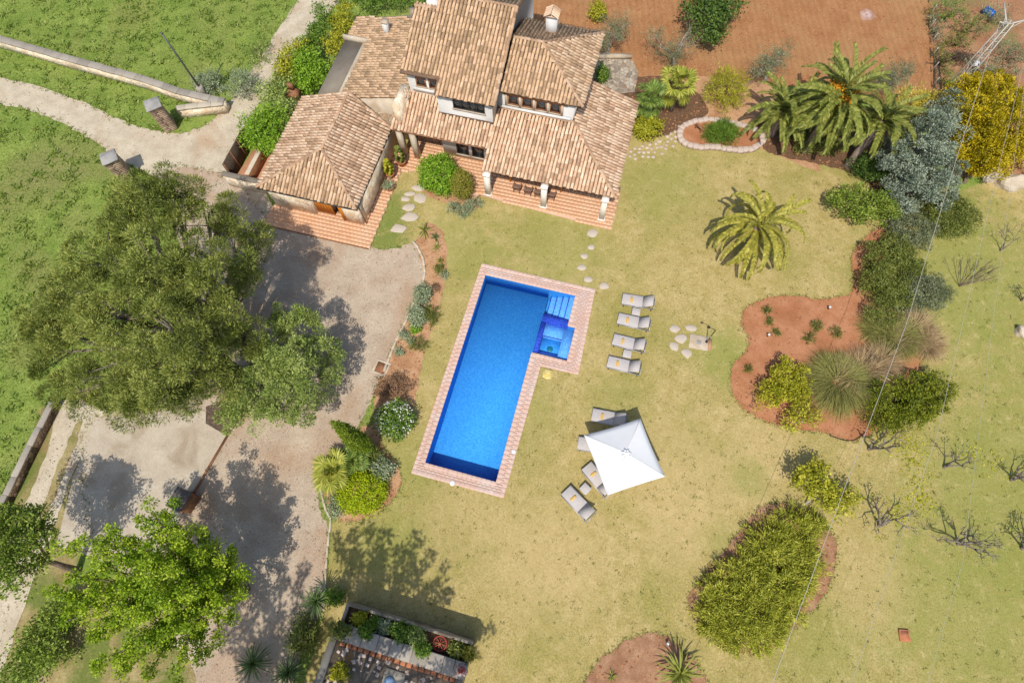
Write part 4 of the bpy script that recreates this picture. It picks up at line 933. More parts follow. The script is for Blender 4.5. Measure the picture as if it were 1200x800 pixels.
tree('ash_tree', 'dark green tree at the left edge over the dirt track', 'tree', (92, 668), [(8, 615, 5.2, 30, 1.2), (38, 632, 5.2, 24, 1.1), (-12, 655, 5.6, 36, 1.3), (20, 672, 5.0, 26, 1.1), (50, 612, 4.4, 16, .8), (-40, 630, 6, 40, 1.3)],
    'ash', 170, 84, .5, .16, .09, tr=.2, fork=2.4, ntip=60, shell=.35, up=.3, puff=1)
tree('hedge_shrub', 'dark leafy hedge below the left tree along the track', 'hedge', (62, 745), [(62, 722, 1.0, 20, .7), (45, 752, 1.0, 22, .7), (66, 768, .9, 16, .6), (22, 788, 1.0, 22, .7), (84, 708, .9, 14, .6)], 'ash', 170, 34, .4, .17, .1, puff=1, tr=.04, fork=.2)
# beyond the lower edge: trees whose shade lies over the drive, the outbuilding and the lawn
def g_at(sx, sy, z):      # plan position whose shadow from height z falls at this point of the photograph
    x, y = P(sx, sy); k = z/math.tan(SUN_EL); return np.array([x-k*math.sin(SUN_AZ), y-k*math.cos(SUN_AZ), z])
def shade_tree(label, pts, mat, fz, per, cr, base):
    tips = [g_at(px, py, z) for px, py, z in pts]; shoot_tree('tall_tree', label, 'tree', base, (0, 0, fz), tips, mat, per, cr, .26, .15, .2, 'bark_pale', step=.8, start=.45)
c_ = g_at(450, 690, 12); shade_tree('tall loose tree standing just below the outbuilding', [(395, 630, 13), (412, 618, 13.4), (430, 612, 13.6), (452, 618, 13.4), (470, 640, 13), (488, 628, 13.2), (508, 645, 13), (526, 665, 12.6), (530, 690, 12.4), (420, 650, 13.4), (445, 655, 13.6), (475, 670, 13.2), (500, 685, 13), (400, 680, 12.6), (430, 690, 12.6), (560, 770, 11.6), (575, 740, 12), (460, 700, 12.4)], 'mid', 8.2, 34, .5, (c_[0], c_[1]-2.2))
c_ = g_at(350, 760, 12); shade_tree('tall sparse tree standing below the driveway end', [(270, 690, 13.4), (300, 668, 13.6), (330, 655, 13.6), (355, 665, 13.4), (372, 690, 13.2), (260, 730, 13), (290, 720, 13.2), (320, 705, 13.4), (345, 720, 13.2), (300, 750, 13), (330, 750, 13), (380, 740, 12.8), (400, 775, 12.4), (430, 790, 12.4), (460, 800, 12.2), (410, 810, 12.2), (350, 790, 12.8), (290, 790, 12.8), (480, 780, 12), (440, 765, 12.6), (380, 800, 12), (400, 755, 12.6), (420, 770, 12.2), (455, 785, 12), (500, 790, 12), (470, 765, 12.4), (430, 750, 12.6), (520, 800, 12)], 'olive', 8.2, 34, .5, (c_[0], c_[1]-2.0))
# hedge along the house side
GH = 'shrubs between the dirt road and the house'
tree('leafy_shrub', 'bright green leafy shrub above the courtyard wall', 'shrub', (312, 172), [(305, 150, 2.4, 24, .9), (322, 140, 2.2, 18, .8), (298, 165, 1.8, 14, .7), (320, 168, 1.9, 16, .7)], 'bright', 330, 16, .32, .22, .09, tr=.07, fork=.8, group=GH)
tree('leafy_shrub', 'grey green climbing shrub beside the brick barbecue', 'shrub', (328, 128), [(320, 110, 1.8, 20, .8), (334, 98, 1.6, 14, .7), (335, 128, 1.6, 16, .7)], 'feather', 260, 14, .3, .2, .1, tr=.05, fork=.6, group=GH)
tree('leafy_shrub', 'yellow flecked shrub left of the glossy green shrub by the roof', 'shrub', (346, 92), [(338, 78, 2.2, 16, .8), (348, 62, 2.0, 16, .8), (334, 92, 1.6, 10, .6)], 'yellow', 240, 14, .3, .2, .1, tr=.06, fork=.7, group=GH)
tree('leafy_shrub', 'glossy green shrub touching the grey flat roof', 'shrub', (372, 92), [(362, 75, 2.4, 20, .9), (372, 90, 2.0, 16, .8), (356, 98, 1.8, 12, .6)], 'bright', 280, 14, .3, .2, .11, tr=.06, fork=.7, group=GH)
tree('leafy_shrub', 'tall ivy covered stem nearest the top of the dirt road', 'shrub', (388, 45), [(380, 18, 2.6, 12, .9), (372, 40, 2.0, 14, .8), (362, 52, 1.8, 12, .6)], 'mid', 240, 14, .28, .18, .1, tr=.06, fork=.8, group=GH)
tree('leafy_shrub', 'yellow green small tree beside the old tiled wing', 'shrub', (404, 48), [(400, 28, 2.2, 14, .8), (394, 52, 1.8, 14, .8), (405, 12, 2.0, 10, .6)], 'yellow', 230, 14, .28, .18, .09, tr=.06, fork=.8, group=GH)
tree('hedge_shrub', 'dense green hedge behind the old tiled wing', 'hedge', (455, -12), [(430, -4, 1.4, 20, .8), (465, -8, 1.4, 22, .8), (495, 0, 1.5, 14, .8), (400, -14, 1.4, 18, .8)], 'mid', 320, 14, .32, .18, .1, tr=.05, fork=.4)
GS = 'silver shrubs along the dirt road'
shrub('silver_shrub', 'silver grey bush behind the stone wall corner', 244, 97, (20, 14), 1.3, 'silver', 150, 14, .3, .2, .05, spray=.6, group=GS)
shrub('silver_shrub', 'silver grey bush at the bend of the dirt road', 284, 98, (15, 18), 1.5, 'silver', 150, 14, .3, .2, .05, spray=.6, group=GS)
shrub('silver_shrub', 'low green weedy bush on the roadside verge above the bend', 302, 62, (14, 18), .9, 'feather', 90, 12, .3, .2, .05, spray=.6, group=GS)
# front of the house
shrub('round_shrub', 'round bright green shrub in front of the white farmhouse wall', 514, 204, (23, 25), 2.3, 'bright', 420, 18, .24, .15, .09, z=1.2, shell=.75, lump=.12)
shrub('conical_shrub', 'reddish green upright shrub right of the round bright shrub', 541, 216, (12, 17), 2.2, 'red', 260, 18, .2, .12, .06, z=1.1, shell=.7, lump=.12)
GL = 'low grey shrubs around the house bed'
shrub('lavender', 'grey green lavender below the round bright shrub', 532, 243, 8, .5, 'silver', 60, 12, .16, .14, .04, spray=.5, group=GL)
shrub('lavender', 'grey green lavender at the lower tip of the house bed', 544, 247, 9, .5, 'silver', 66, 12, .16, .14, .04, spray=.5, group=GL)
shrub('lavender', 'grey green lavender nearest the terrace steps', 555, 238, 9, .5, 'silver', 66, 12, .16, .14, .04, spray=.5, group=GL)
# bed between drive and pool
rosette('yellow green cycad palm at the top of the driveway bed', 497, 270, .35, 26, .75, .1, 'cycad', 'cycad', bend=.3, part='frond')
rosette('dark spiky agave beside the yellow cycad', 510, 278, .2, 20, .5, .09, 'blade', 'agave', bend=.1)
rosette('small yellow yucca below the cycad', 511, 290, .2, 16, .45, .07, 'cycad', 'yucca', bend=.2)
rosette('dark agave with red edge near the white kerb bend', 516, 306, .15, 16, .4, .09, 'red', 'agave', bend=.1)
GB = 'low plants in the bed beside the driveway'
shrub('bed_plant', 'small dull green plant right of the kerb bend', 514, 315, 6, .4, 'olivegreen', 36, 10, .15, .12, .06, group=GB)
shrub('bed_plant', 'tiny grey green plant below the kerb bend plants', 521, 322, 5, .35, 'silver', 26, 10, .14, .12, .05, group=GB)
shrub('bed_plant', 'round brown dry plant alone in the driveway bed', 511, 337, 5.5, .4, 'brown', 40, 10, .14, .12, .04, group=GB)
shrub('silver_shrub', 'upper silver rockrose bush on the driveway kerb', 495, 345, (10, 13), 1.0, 'silver', 120, 14, .2, .14, .07, group=GB)
shrub('silver_shrub', 'lower silver rockrose bush on the driveway kerb', 489, 370, (12, 15), 1.0, 'silver', 140, 14, .2, .14, .07, group=GB)
shrub('bed_plant', 'dark green spiky plant right of the silver bushes', 505, 370, (9, 12), .7, 'olivegreen', 90, 12, .18, .18, .04, spray=.7, group=GB)
shrub('bed_plant', 'small lime green plant below the silver bushes', 487, 385, 6, .45, 'bright', 50, 12, .14, .12, .07, group=GB)
shrub('bed_plant', 'pale grey cushion plant touching the white kerb', 473, 392, 6, .4, 'silver', 40, 12, .14, .12, .05, group=GB)
shrub('bed_plant', 'dark grass tuft in the middle of the driveway bed', 489, 405, (9, 8), .5, 'olivegreen', 50, 12, .18, .2, .03, spray=.8, group=GB)
shrub('bed_plant', 'small grey plant beside the dark grass tuft', 482, 399, 5, .35, 'silver', 30, 10, .13, .12, .05, group=GB)
shrub('bed_plant', 'grey plant with white flower above the square drain', 468, 412, 6, .4, 'silver', 40, 10, .14, .12, .05, group=GB)
shrub('twiggy_shrub', 'flat brown twiggy shrub above the white flowering bush', 462, 452, (22, 16), .6, 'brown', 150, 12, .3, .16, .05, group=GB)
t_ = shrub('flowering_shrub', 'round dark bush dotted with white flowers beside the pool', 463, 491, 21, 1.5, 'mid', 260, 16, .24, .17, .09, z=.75, shell=.65)
fl = MB(); q = unit(RNG.normal(0, 1, (420, 3))+np.array([0, 0, .6])); leaves(fl, q*np.array([1.15, 1.15, .85])+np.array([0, 0, .75]), unit(q+RNG.normal(0, .5, q.shape)), .11, .09, RNG.uniform(0, 1, 420)); fl.build('flowers', L['flower'], t_, kind='stuff')
# cypress and its bed
bx = P(432, 527)
t_ = thing('cypress', 'tall narrow cypress standing beside the driveway bed', 'cypress', (bx[0], bx[1], 0))
lb = [(np.array([0, 0, z]), np.array([r*.8, r*.8, .9])) for z, r in ((.9, .5), (1.7, .56), (2.6, .54), (3.5, .48), (4.4, .4), (5.2, .3), (5.9, .2), (6.5, .1))]
mb, tips = crown(lb, 900, 22, .16, .13, .05, up=1.2, spray=.3, shell=.75, lump=.04); mb.build('crown', L['cypress'], t_)
MB().tube([(0, 0, -.1), (0, 0, 2.5), (0, 0, 6.2)], [.12, .08, .02], 7).build('trunk', M['bark'], t_)
fan_palm('yellow green fan palm overhanging the driveway edge', (398, 556), 1.1, 34, .8, .75, 'fan', .12, crown_px=(392, 551))
fan_palm('green fan palm beside the foot of the cypress', (420, 545), 1.0, 24, .7, .65, 'fan_g', .12, crown_px=(414, 540))
shrub('dome_shrub', 'clipped lime yellow dome shrub in the driveway bed', 424, 577, (29, 25), 1.3, 'dome', 520, 18, .2, .11, .07, z=.5, shell=.8, lump=.08)
shrub('bed_shrub', 'grey green shrub above the clipped dome', 447, 549, (17, 14), .9, 'silver', 150, 14, .22, .14, .07)
shrub('bed_shrub', 'olive green shrub between cypress and dome', 436, 533, (12, 10), .9, 'olivegreen', 110, 14, .2, .14, .06)
shrub('bed_shrub', 'pale grey green ground shrub left of the clipped dome', 395, 588, (11, 17), .6, 'silver', 110, 14, .2, .13, .06)
# bottom planting
rosette('dark yucca at the corner of the outbuilding', 371, 704, 1.0, 84, .95, .085, 'blade', 'yucca', bend=.35)
rosette('light centred yucca at the lower edge of the drive', 297, 777, .9, 80, 1.0, .085, 'blade', 'yucca', bend=.35)
rosette('dark yucca touching the outbuilding wall low down', 338, 788, .9, 74, .95, .085, 'blade', 'yucca', bend=.35)
shrub('scrub_bush', 'yellow brown scrub along the outbuilding side wall', 355, 745, (16, 24), 1.2, 'olivegreen', 130, 12, .3, .18, .08)
shrub('scrub_bush', 'dark green bush behind the corner yucca', 392, 700, (10, 8), 1.2, 'mid', 60, 12, .22, .16, .09)
rosette('big sunlit sago cycad in the earth bed at the lower edge', 797, 789, .8, 54, 1.3, .13, 'cycad', 'cycad', tr=.16, bend=.3, emin=0, emax=70, part='frond')
rosette('small yellow green cycad seedling in the earth bed', 717, 793, .15, 14, .4, .06, 'cycad', 'cycad', bend=.3)
# beyond the house
shrub('bush', 'small bright lime bush at the field edge behind the chimney', 700, 13, (9, 11), 1.6, 'yellow', 120, 14, .25, .16, .09)
GO = 'olive trees along the plowed field'
for lab, bpx, ls, sd in (('grey olive tree nearest the chimney and the roof corner', (712, 62), [(715, 38, 2.2, 18, .9), (728, 30, 2.0, 14, .8), (706, 48, 1.8, 12, .7)], 0),
                     ('wide grey olive tree left of the dark fig tree', (790, 76), [(775, 52, 2.0, 18, .9), (800, 52, 2.4, 20, .9), (790, 66, 1.8, 16, .8), (765, 40, 2, 12, .7), (812, 30, 2.0, 12, .7)], 0),
                     ('thin grey olive tree left of the date palms', (896, 96), [(905, 72, 2.2, 18, .9), (890, 82, 1.8, 14, .8), (918, 60, 2.0, 12, .7)], 0),
                     ('grey olive tree behind the right hand date palm', (1040, 108), [(1048, 88, 2.0, 18, .9), (1062, 82, 1.8, 12, .7), (1036, 96, 1.8, 14, .7)], 0)):
    tree('olive_tree', lab, 'olive tree', bpx, ls, 'olive', 210, 18, .38, .15, .035, tr=.13, fork=.7, bark='bark_pale', ntip=40, group=GO, shell=.2, spray=.4)
tree('fig_tree', 'dense dark green tree standing in the plowed field', 'tree', (828, 45), [(832, 22, 2.4, 24, 1.0), (850, 8, 2.4, 20, 1.0), (818, 8, 2.4, 20, 1), (838, 38, 1.8, 14, .7), (840, -10, 2.4, 22, 1)], 'dark', 420, 16, .36, .2, .13, tr=.14, fork=.8)
shrub('bamboo', 'yellow green bamboo clump behind the stone ring bed', 852, 104, (24, 26), 2.2, 'yellow', 330, 16, .3, .2, .04, spray=.6, z=1.0)
fan_palm('yellow fan palm standing near the house corner', (786, 130), 2.4, 34, 1.0, .75, 'fan', .15, crown_px=(795, 100), low=-40)
fan_palm('green fan palm close to the house roof corner', (764, 142), 2.0, 30, .9, .7, 'fan_g', .15, crown_px=(762, 116), low=-35)
shrub('bush', 'yellow green mounded bush under the green fan palm', 759, 148, (19, 16), 1.2, 'yellow', 220, 14, .25, .16, .1)
shrub('grass_bush', 'rounded bright green grass bush in the stone ring bed', 845, 157, (18, 15), .9, 'mid', 170, 30, .3, .3, .035, puff=1)
shrub('bush', 'small green bush on the stone paving behind the porch', 706, 86, (8, 11), 1.2, 'mid', 90, 12, .22, .16, .09)
# the date palms
shrub('undergrowth_bush', 'dark bush filling the shade between the date palm trunks', 1022, 196, (26, 18), 1.2, 'dark', 150, 40, .34, .15, .07, puff=1)
shrub('undergrowth_bush', 'dull green bush at the feet of the left date palms', 958, 168, (26, 14), .9, 'olivegreen', 120, 40, .32, .15, .06, puff=1)
shrub('undergrowth_bush', 'olive bush behind the half hidden date palm', 938, 148, (22, 14), 1.0, 'olive', 110, 40, .32, .15, .06, puff=1)
GP = 'date palms at the far end of the lawn'
palm('tallest date palm with orange fruit bunches', (943, 176), 4.0, 76, 3.9, .5, 'palm', .3, ((82, 50), (60, 75), (36, 85), (8, 70)), crown_px=(982, 118), group=GP, fruit=True)
palm('date palm left of the fruiting palm and half hidden', (904, 158), 2.3, 40, 3.1, .45, 'palm', .26, ((80, 50), (58, 75), (34, 85), (8, 60)), crown_px=(918, 130), group=GP)
palm('date palm right of the fruiting palm against the blue juniper', (993, 194), 3.0, 40, 3.2, .45, 'palm', .28, ((80, 50), (58, 75), (34, 85), (8, 65)), crown_px=(1034, 142), group=GP)
palm('lone yellowing palm standing by itself on the lawn', (868, 302), 2.9, 42, 3.9, .36, 'palm_y', .24, crown_px=(889, 266), vari=((72, 75), (50, 110), (28, 110), (2, 70)))
tree('lemon_tree', 'glossy green lemon tree below the fruiting palm', 'lemon tree', (1008, 252), [(1000, 238, 1.3, 24, .8), (1024, 240, 1.4, 24, .8), (986, 232, 1.2, 14, .6), (1040, 248, 1.2, 16, .6)], 'lemon', 130, 44, .32, .15, .1, tr=.08, fork=.5, puff=1)
tree('blue_juniper', 'broad blue grey juniper beside the golden conifer', 'juniper', (1062, 235), [(1085, 175, 3.2, 34, 1.4), (1065, 200, 2.4, 34, 1.2), (1095, 205, 2.4, 30, 1.2), (1100, 150, 3.2, 26, 1.2), (1062, 225, 1.4, 24, .9), (1095, 225, 1.6, 22, .9), (1050, 180, 1.8, 22, .9), (1108, 130, 3, 16, 1)], 'blue', 260, 120, .46, .17, .07, puff=1, tr=.12, fork=.8, spray=.55, up=.5)
tree('golden_conifer', 'large golden yellow conifer at the right edge', 'conifer', (1130, 215), [(1150, 130, 3.4, 36, 1.4), (1175, 150, 3.0, 34, 1.3), (1145, 170, 2.4, 32, 1.2), (1175, 176, 2.0, 28, 1.0), (1140, 188, 1.4, 24, .9), (1165, 110, 3.2, 28, 1.2), (1190, 170, 2, 20, 1), (1135, 115, 3.0, 20, 1)], 'gold', 300, 130, .44, .19, .075, puff=1, tr=.12, fork=.8, spray=.6, up=.4)
tree('golden_conifer', 'smaller pale golden conifer behind the blue juniper', 'conifer', (1072, 140), [(1068, 118, 1.8, 20, .8), (1092, 124, 1.8, 20, .8), (1058, 130, 1.4, 12, .6)], 'gold_pale', 240, 16, .34, .2, .06, tr=.07, fork=.5, spray=.6, up=.4)
# shrubs along the right hand bed
shrub('bush', 'soft olive green bush below the blue juniper', 1112, 254, (30, 30), 1.6, 'olivegreen', 170, 60, .36, .15, .05, puff=1)
shrub('bush', 'thin grey green bush between lemon tree and olive bush', 1066, 270, (30, 24), 1.2, 'olive', 150, 54, .36, .15, .05, puff=1)
tree('evergreen_hedge', 'dark evergreen hedge mound edging the red earth strip', 'hedge', (1035, 330), [(1035, 300, .9, 22, .8), (1028, 330, .9, 22, .8), (1035, 360, .8, 22, .7), (1048, 285, .8, 16, .7), (1046, 345, .8, 18, .7)], 'olivegreen', 300, 60, .3, .13, .06, puff=1, tr=.05, fork=.3)
shrub('bush', 'sparse grey green bush right of the evergreen hedge', 1086, 342, (26, 22), 1.0, 'olive', 120, 50, .36, .15, .05, puff=1)
shrub('bush', 'dull green bush joining the evergreen hedge to the lemon tree', 1062, 312, (20, 24), 1.0, 'olivegreen', 120, 50, .34, .15, .05, puff=1)
shrub('bush', 'grey green bush between the hedge and the straw grasses', 1058, 352, (18, 16), .9, 'olive', 90, 50, .34, .15, .05, puff=1)
GG = 'ornamental grasses in the red bed'
tussock('tall green pampas grass in the middle of the red bed', 982, 446, 2600, 1.8, .035, 'pampas', .3, 'pampas_grass', rb=1.0, bend=1.2, group=GG, lean=(-.2, -.28), el=(40, 90))
tussock('dry straw coloured grass right of the green pampas', 1010, 438, 1300, 1.8, .03, 'drygrass', .3, 'pampas_grass', rb=.8, bend=1.2, lean=(.05, -.15), group=GG, plume=14)
tussock('straw coloured grass clump touching the dark hedge', 1032, 425, 900, 1.5, .03, 'drygrass', .3, 'fountain_grass', rb=.5, bend=1.0, group=GG)
tussock('greenish grass clump between the evergreen hedge and the pampas', 1030, 385, 900, 1.4, .03, 'pampas', .3, 'fountain_grass', rb=.5, bend=1.0, group=GG)
tussock('pale grass clump furthest out on the lawn', 1088, 402, 700, 1.2, .03, 'drygrass', .3, 'fountain_grass', rb=.5, bend=1.0, group=GG)
tussock('mixed green grass mound below the sparse bush', 1050, 395, 1300, 1.6, .035, 'pampas', .3, 'fountain_grass', rb=.7, bend=1.0, group=GG)
tussock('straw coloured grass mound at the edge of the lawn', 1072, 388, 1100, 1.5, .03, 'drygrass', .3, 'fountain_grass', rb=.7, bend=1.0, group=GG)
tree('yellow_shrub', 'yellow green shrub at the left edge of the red bed', 'shrub', (917, 462), [(925, 440, .9, 20, .6), (905, 462, .8, 18, .5), (935, 462, .8, 14, .5)], 'yellow', 200, 40, .24, .13, .08, puff=1, tr=.06, fork=.3)
tree('citrus_tree', 'small leafy citrus below the yellow shrub', 'fruit tree', (940, 495), [(938, 482, .9, 14, .5), (930, 494, .8, 12, .4), (952, 488, .8, 10, .4)], 'yellow', 90, 12, .22, .15, .09, tr=.05, fork=.3, bark='bark_pale')
tree('evergreen_hedge', 'broad dark green hedge at the right of the red bed', 'hedge', (1050, 482), [(1040, 470, .9, 26, .8), (1070, 460, .9, 28, .8), (1095, 455, .8, 20, .7), (1060, 482, .8, 24, .7), (1030, 488, .7, 18, .6), (1085, 475, .7, 20, .6)], 'hedge', 330, 60, .3, .13, .07, puff=1, tr=.05, fork=.3)
GT = 'small tufts in the red bed'
for px, py, r, lab in ((957, 383, 7, 'largest green tuft left of the dry grass'), (948, 396, 6, 'green tuft just above the pampas grass'), (980, 390, 6, 'dark tuft at the head of the pampas grass'), (898, 364, 4, 'upper tiny green tuft on open red earth'), (902, 377, 4, 'lower tiny green tuft on open red earth'), (876, 432, 4, 'tiny tuft by the left rim of the red bed'), (910, 390, 3, 'tiniest sprout in the middle of the red earth')):
    shrub('tuft', lab, px, py, r, .4 if r > 4 else .2, 'olivegreen', int(10+r*4), 10, .12, .2, .03, 'plant', GT, spray=.7, up=1)
# spreading juniper island
tree('spreading_juniper', 'big spreading juniper mound filling the lower earth island', 'juniper', (885, 690), [(935, 622, .6, 26, .5), (905, 638, .6, 28, .6), (945, 650, .6, 15, .5), (876, 672, .6, 26, .6), (910, 675, .7, 32, .7), (936, 674, .6, 20, .5), (852, 700, .6, 26, .6), (885, 710, .6, 34, .6), (918, 705, .6, 26, .5), (840, 722, .5, 22, .5), (865, 738, .5, 24, .5), (898, 738, .5, 20, .4), (955, 618, .5, 9, .4)],
     'juniper', 1000, 60, .34, .24, .045, tr=.08, fork=.2, spray=.6, up=.8, shell=.6, ntip=40)
tree('citrus_tree', 'leafy citrus tree behind the spreading juniper', 'fruit tree', (944, 590), [(945, 562, 1.6, 18, .6), (965, 575, 1.6, 18, .6), (985, 592, 1.3, 14, .5), (958, 548, 1.5, 10, .5), (996, 580, 1.3, 10, .4)], 'yellow', 220, 14, .24, .17, .11, tr=.08, fork=.5, bark='bark_pale', ntip=40)
GC = 'pruned orchard trees on the lawn'
bare_tree('bare white trunk citrus beside the dark hedge', (1018, 526), [(1, .35, .6), (.6, -.15, .7), (-.4, .3, .9)], .75, .10, 3, 'bark_grey', 'yellow', 60, group=GC)
bare_tree('pruned citrus with thick white trunk right of the juniper', (1030, 615), [(.9, .5, .8), (.1, .5, 1), (-.6, .3, .8)], .7, .11, 3, 'bark_grey', 'yellow', 60, group=GC)
bare_tree('slender pruned tree on open lawn below the hedge', (1106, 547), [(1, .1, .5), (.1, .3, 1)], .65, .08, 3, 'bark_grey', 'olive', 30, group=GC)
bare_tree('bushy bare tree at the right edge level with the hedge foot', (1184, 562), [(.8, .2, .8), (.2, .6, 1), (-.5, .2, 1)], .6, .08, 4, 'bark_grey', 'brown', 40, group=GC, ll=.1)
bare_tree('wide bare tree lowest in the orchard row', (1122, 637), [(1, .1, .6), (.9, -.5, .6), (-.7, .2, .8), (0, .4, 1)], .75, .09, 4, 'bark_grey', 'olive', 40, group=GC, ll=.12)
bare_tree('green tipped tree cut by the right edge', (1197, 642), [(.4, .6, .8), (-.6, .3, .9), (0, .2, 1)], .7, .09, 3, 'bark_grey', 'mid', 70, group=GC)
bare_tree('leafless silver sapling below the boulders', (1172, 294), [(.8, .6, .6), (-.2, .5, .9)], .7, .05, 3, 'bark_grey', None, group=GC)
bare_tree('fan of bare stems growing on the open lawn', (1124, 336), [(1, .35, .6), (.9, .1, .6), (.8, .6, .7), (.3, .6, .9), (1, .25, .4), (-.4, .6, .8), (.6, .4, .9), (0, .7, .8)], .85, .035, 3, 'bark', None, name='bare_shrub', cat='shrub', spread=.22, up=.05, fork=.1)
bare_tree('small dark twisted shrub at the right edge', (1196, 352), [(-.6, .5, .7), (-.2, .3, 1)], .45, .05, 3, 'bark_dark', 'dark', 40, name='bare_shrub', cat='shrub', fork=.15)
# scrub beyond the field
GR = 'wild bushes on the scrubland'
for px, py, r, h, mt, lab in ((1112, 12, (24, 16), 1.5, 'mid', 'dense green wild bush at the top right'), (1138, 30, (22, 16), 1.3, 'olivegreen', 'olive wild bush below the dense green one'), (1150, 78, (22, 14), 1.2, 'olive', 'grey wild bush beside the brown twig pile'), (1122, 48, (20, 10), 1.0, 'olivegreen', 'low wild bush right of the field boundary'),
                          (1184, 62, (24, 18), 1.4, 'olive', 'grey green wild bush behind the pylon'), (1176, 88, (18, 12), 1.2, 'silver', 'silvery wild bush above the golden conifer'), (1165, 18, (16, 12), 1.3, 'olive', 'grey wild bush below the blue barrel'), (1104, 70, (8, 26), .9, 'olivegreen', 'long bush strip along the field boundary'), (1096, 30, (7, 30), .9, 'olive', 'grey bush strip along the upper field boundary'), (1112, 98, (8, 8), .8, 'bright', 'small bright bush at the pylon foot'), (1195, 118, (14, 16), 1, 'olive', 'grey bush in the gap right of the golden conifer')):
    shrub('wild_bush', lab, px, py, r, h, mt, None, 12, .34, .18, .06, group=GR, spray=.4)
# ------------------------------------------------------------ walls and gate pillars
def wall_run(name, label, px, h, th, face, cope, cat='wall', ct=.12, bl=(.6, 1.3)):
    pts = [np.array(P(a, b, h)) for a, b in px]; o0 = pts[0]
    t_ = thing(name, label, cat, (o0[0], o0[1], 0)); pts = [p-o0 for p in pts]
    body = MB(); cp = MB()
    for i, (a, b) in enumerate(zip(pts[:-1], pts[1:])):
        d = b-a; Ln = np.linalg.norm(d); d /= Ln; nn = np.array([-d[1], d[0]])*th/2
        e = .0 if i == 0 else -.02
        q = [a-d*e-nn, b-nn, b+nn, a-d*e+nn]; body.prism(q, -.1, h-ct)
        s = 0
        while s < Ln-.05:
            l = min(RNG.uniform(*bl), Ln-s); c = a+d*(s+l/2); j = RNG.normal(0, .012, 2)
            cp.cham(c[0]-l/2+.004, c[0]+l/2-.004, c[1]-th/2-.05+j[0], c[1]+th/2+.05+j[0], h-ct+.002, h+RNG.normal(0, .008), .02, math.atan2(d[1], d[0]), (c[0], c[1])); s += l
    body.build('wall_face', M[face], t_); cp.build('coping', M[cope], t_, kind='stuff')
    return t_
M['cope'] = island('wall_coping', [(.1, S(150, 142, 130)), (.5, S(174, 164, 150)), (.9, S(194, 184, 168))], 1, .5, .9, .4, 15)
M['cope_pale'] = island('pale_coping', [(.1, S(196, 182, 160)), (.9, S(214, 202, 180))], 1, .5, .9, .4, 15)
wall_run('stone_wall', 'long low stone wall between the green field and dirt road', [(-80, 22), (0, 45), (80, 68), (165, 91), (208, 106), (237, 113), (262, 118)], 1.0, .5, 'stone', 'cope')
wall_run('stone_wall', 'short stone wall return joining the gate pillar', [(261, 120), (206, 126)], 1.0, .4, 'stone', 'cope_pale')
wall_run('stone_wall', 'grey topped low wall beside the track at the left edge', [(61, 469), (34, 522), (5, 580), (-40, 670)], .7, .3, 'stone_dark', 'cope', bl=(1.4, 2.4))
def pillar(label, base, w_, h, rz):
    b = P(*base); t_ = thing('gate_pillar', label, 'gate pillar', (b[0], b[1], 0), rz, 'gate pillars at the dirt road')
    core = MB().box(-w_/2+.03, w_/2-.03, -w_/2+.03, w_/2-.03, -.1, h-.1); core.build('core', M['stone_dark'], t_)
    n = int(h/.15); c = MB()
    for k in range(n):
        z = k*(h-.12)/n; dz = (h-.12)/n-.02; j = RNG.normal(0, .008, 4); m_ = RNG.uniform(-.12, .12)
        c.box(-w_/2+j[0], m_-.008, -w_/2+j[1], w_/2+j[2], z, z+dz).box(m_+.008, w_/2+j[3], -w_/2+j[1]*.5, w_/2-j[2], z, z+dz)
    c.build('courses', M['brickish'], t_, kind='stuff')
    MB().cham(-w_/2-.1, w_/2+.1, -w_/2-.1, w_/2+.1, h-.118, h, .04).build('cap', M['slate_l'], t_)
M['brickish'] = island('pillar_courses', [(.1, S(150, 128, 110)), (.5, S(182, 156, 132)), (.9, S(204, 180, 152))], 1.5, .4, .9, .4, 20)
M['slate_l'] = surf('grey_cap', S(168, 164, 158), S(190, 186, 180), 2, S(150, 146, 140), 1, .5, .7, 20, .1)
pillar('stone gate pillar with grey cap at the end of the wall', (200, 149), .95, 2.5, .5)
pillar('stone gate pillar with grey cap standing by the lower field', (149, 206), .95, 2.2, .5)
b = P(241, 113); t_ = thing('utility_pole', 'slim leaning grey pole rising from the stone wall', 'pole', (b[0], b[1], 0))
tp = P3(190, 40, 5.9)-np.array([b[0], b[1], 0])
MB().tube([(0, 0, -.2), tp*.5, tp], [.085, .075, .06], 9).build('shaft', M['metal'], t_, smooth=True); MB().tube([tp, tp+tp/np.linalg.norm(tp)*.12], .08, 8).build('cap', M['metal'], t_)
MB().cham(-.25, .25, -.25, .25, -.05, 1.06, .04).build('footing', M['cope'], t_)

# courtyard beside the annex
def hthing(name, label, cat, u, v): x, y = hw(u, v); return thing(name, label, cat, (x, y, 0), HU)
t_ = hthing('courtyard_wall', 'brown topped courtyard wall between annex and dirt road', 'wall', -14.7, -3.5)
MB().box(-3.9, -.02, -.3, .0, -.1, 1.25).build('wall_face', M['stone'], t_); MB().cham(-3.98, -.01, -.36, .06, 1.253, 1.33, .02).build('coping', M['brown_cope'] if 'brown_cope' in M else M['grey_slab'], t_)
t_ = hthing('heather_screen', 'dark brown heather screen along the dirt road', 'fence', -18.6, -3.3)
MB().box(-.05, .05, .1, 3.6, 0, 1.75).build('screen', M['heather'], t_)
for k in range(4): MB().tube([(.08, .15+k*1.12, -.1), (.08, .15+k*1.12, 1.8)], .04, 6).build('post', M['brown_wood'], t_)
t_ = hthing('courtyard_wall', 'pale capped divider wall inside the courtyard', 'wall', -17.0, -3.2)
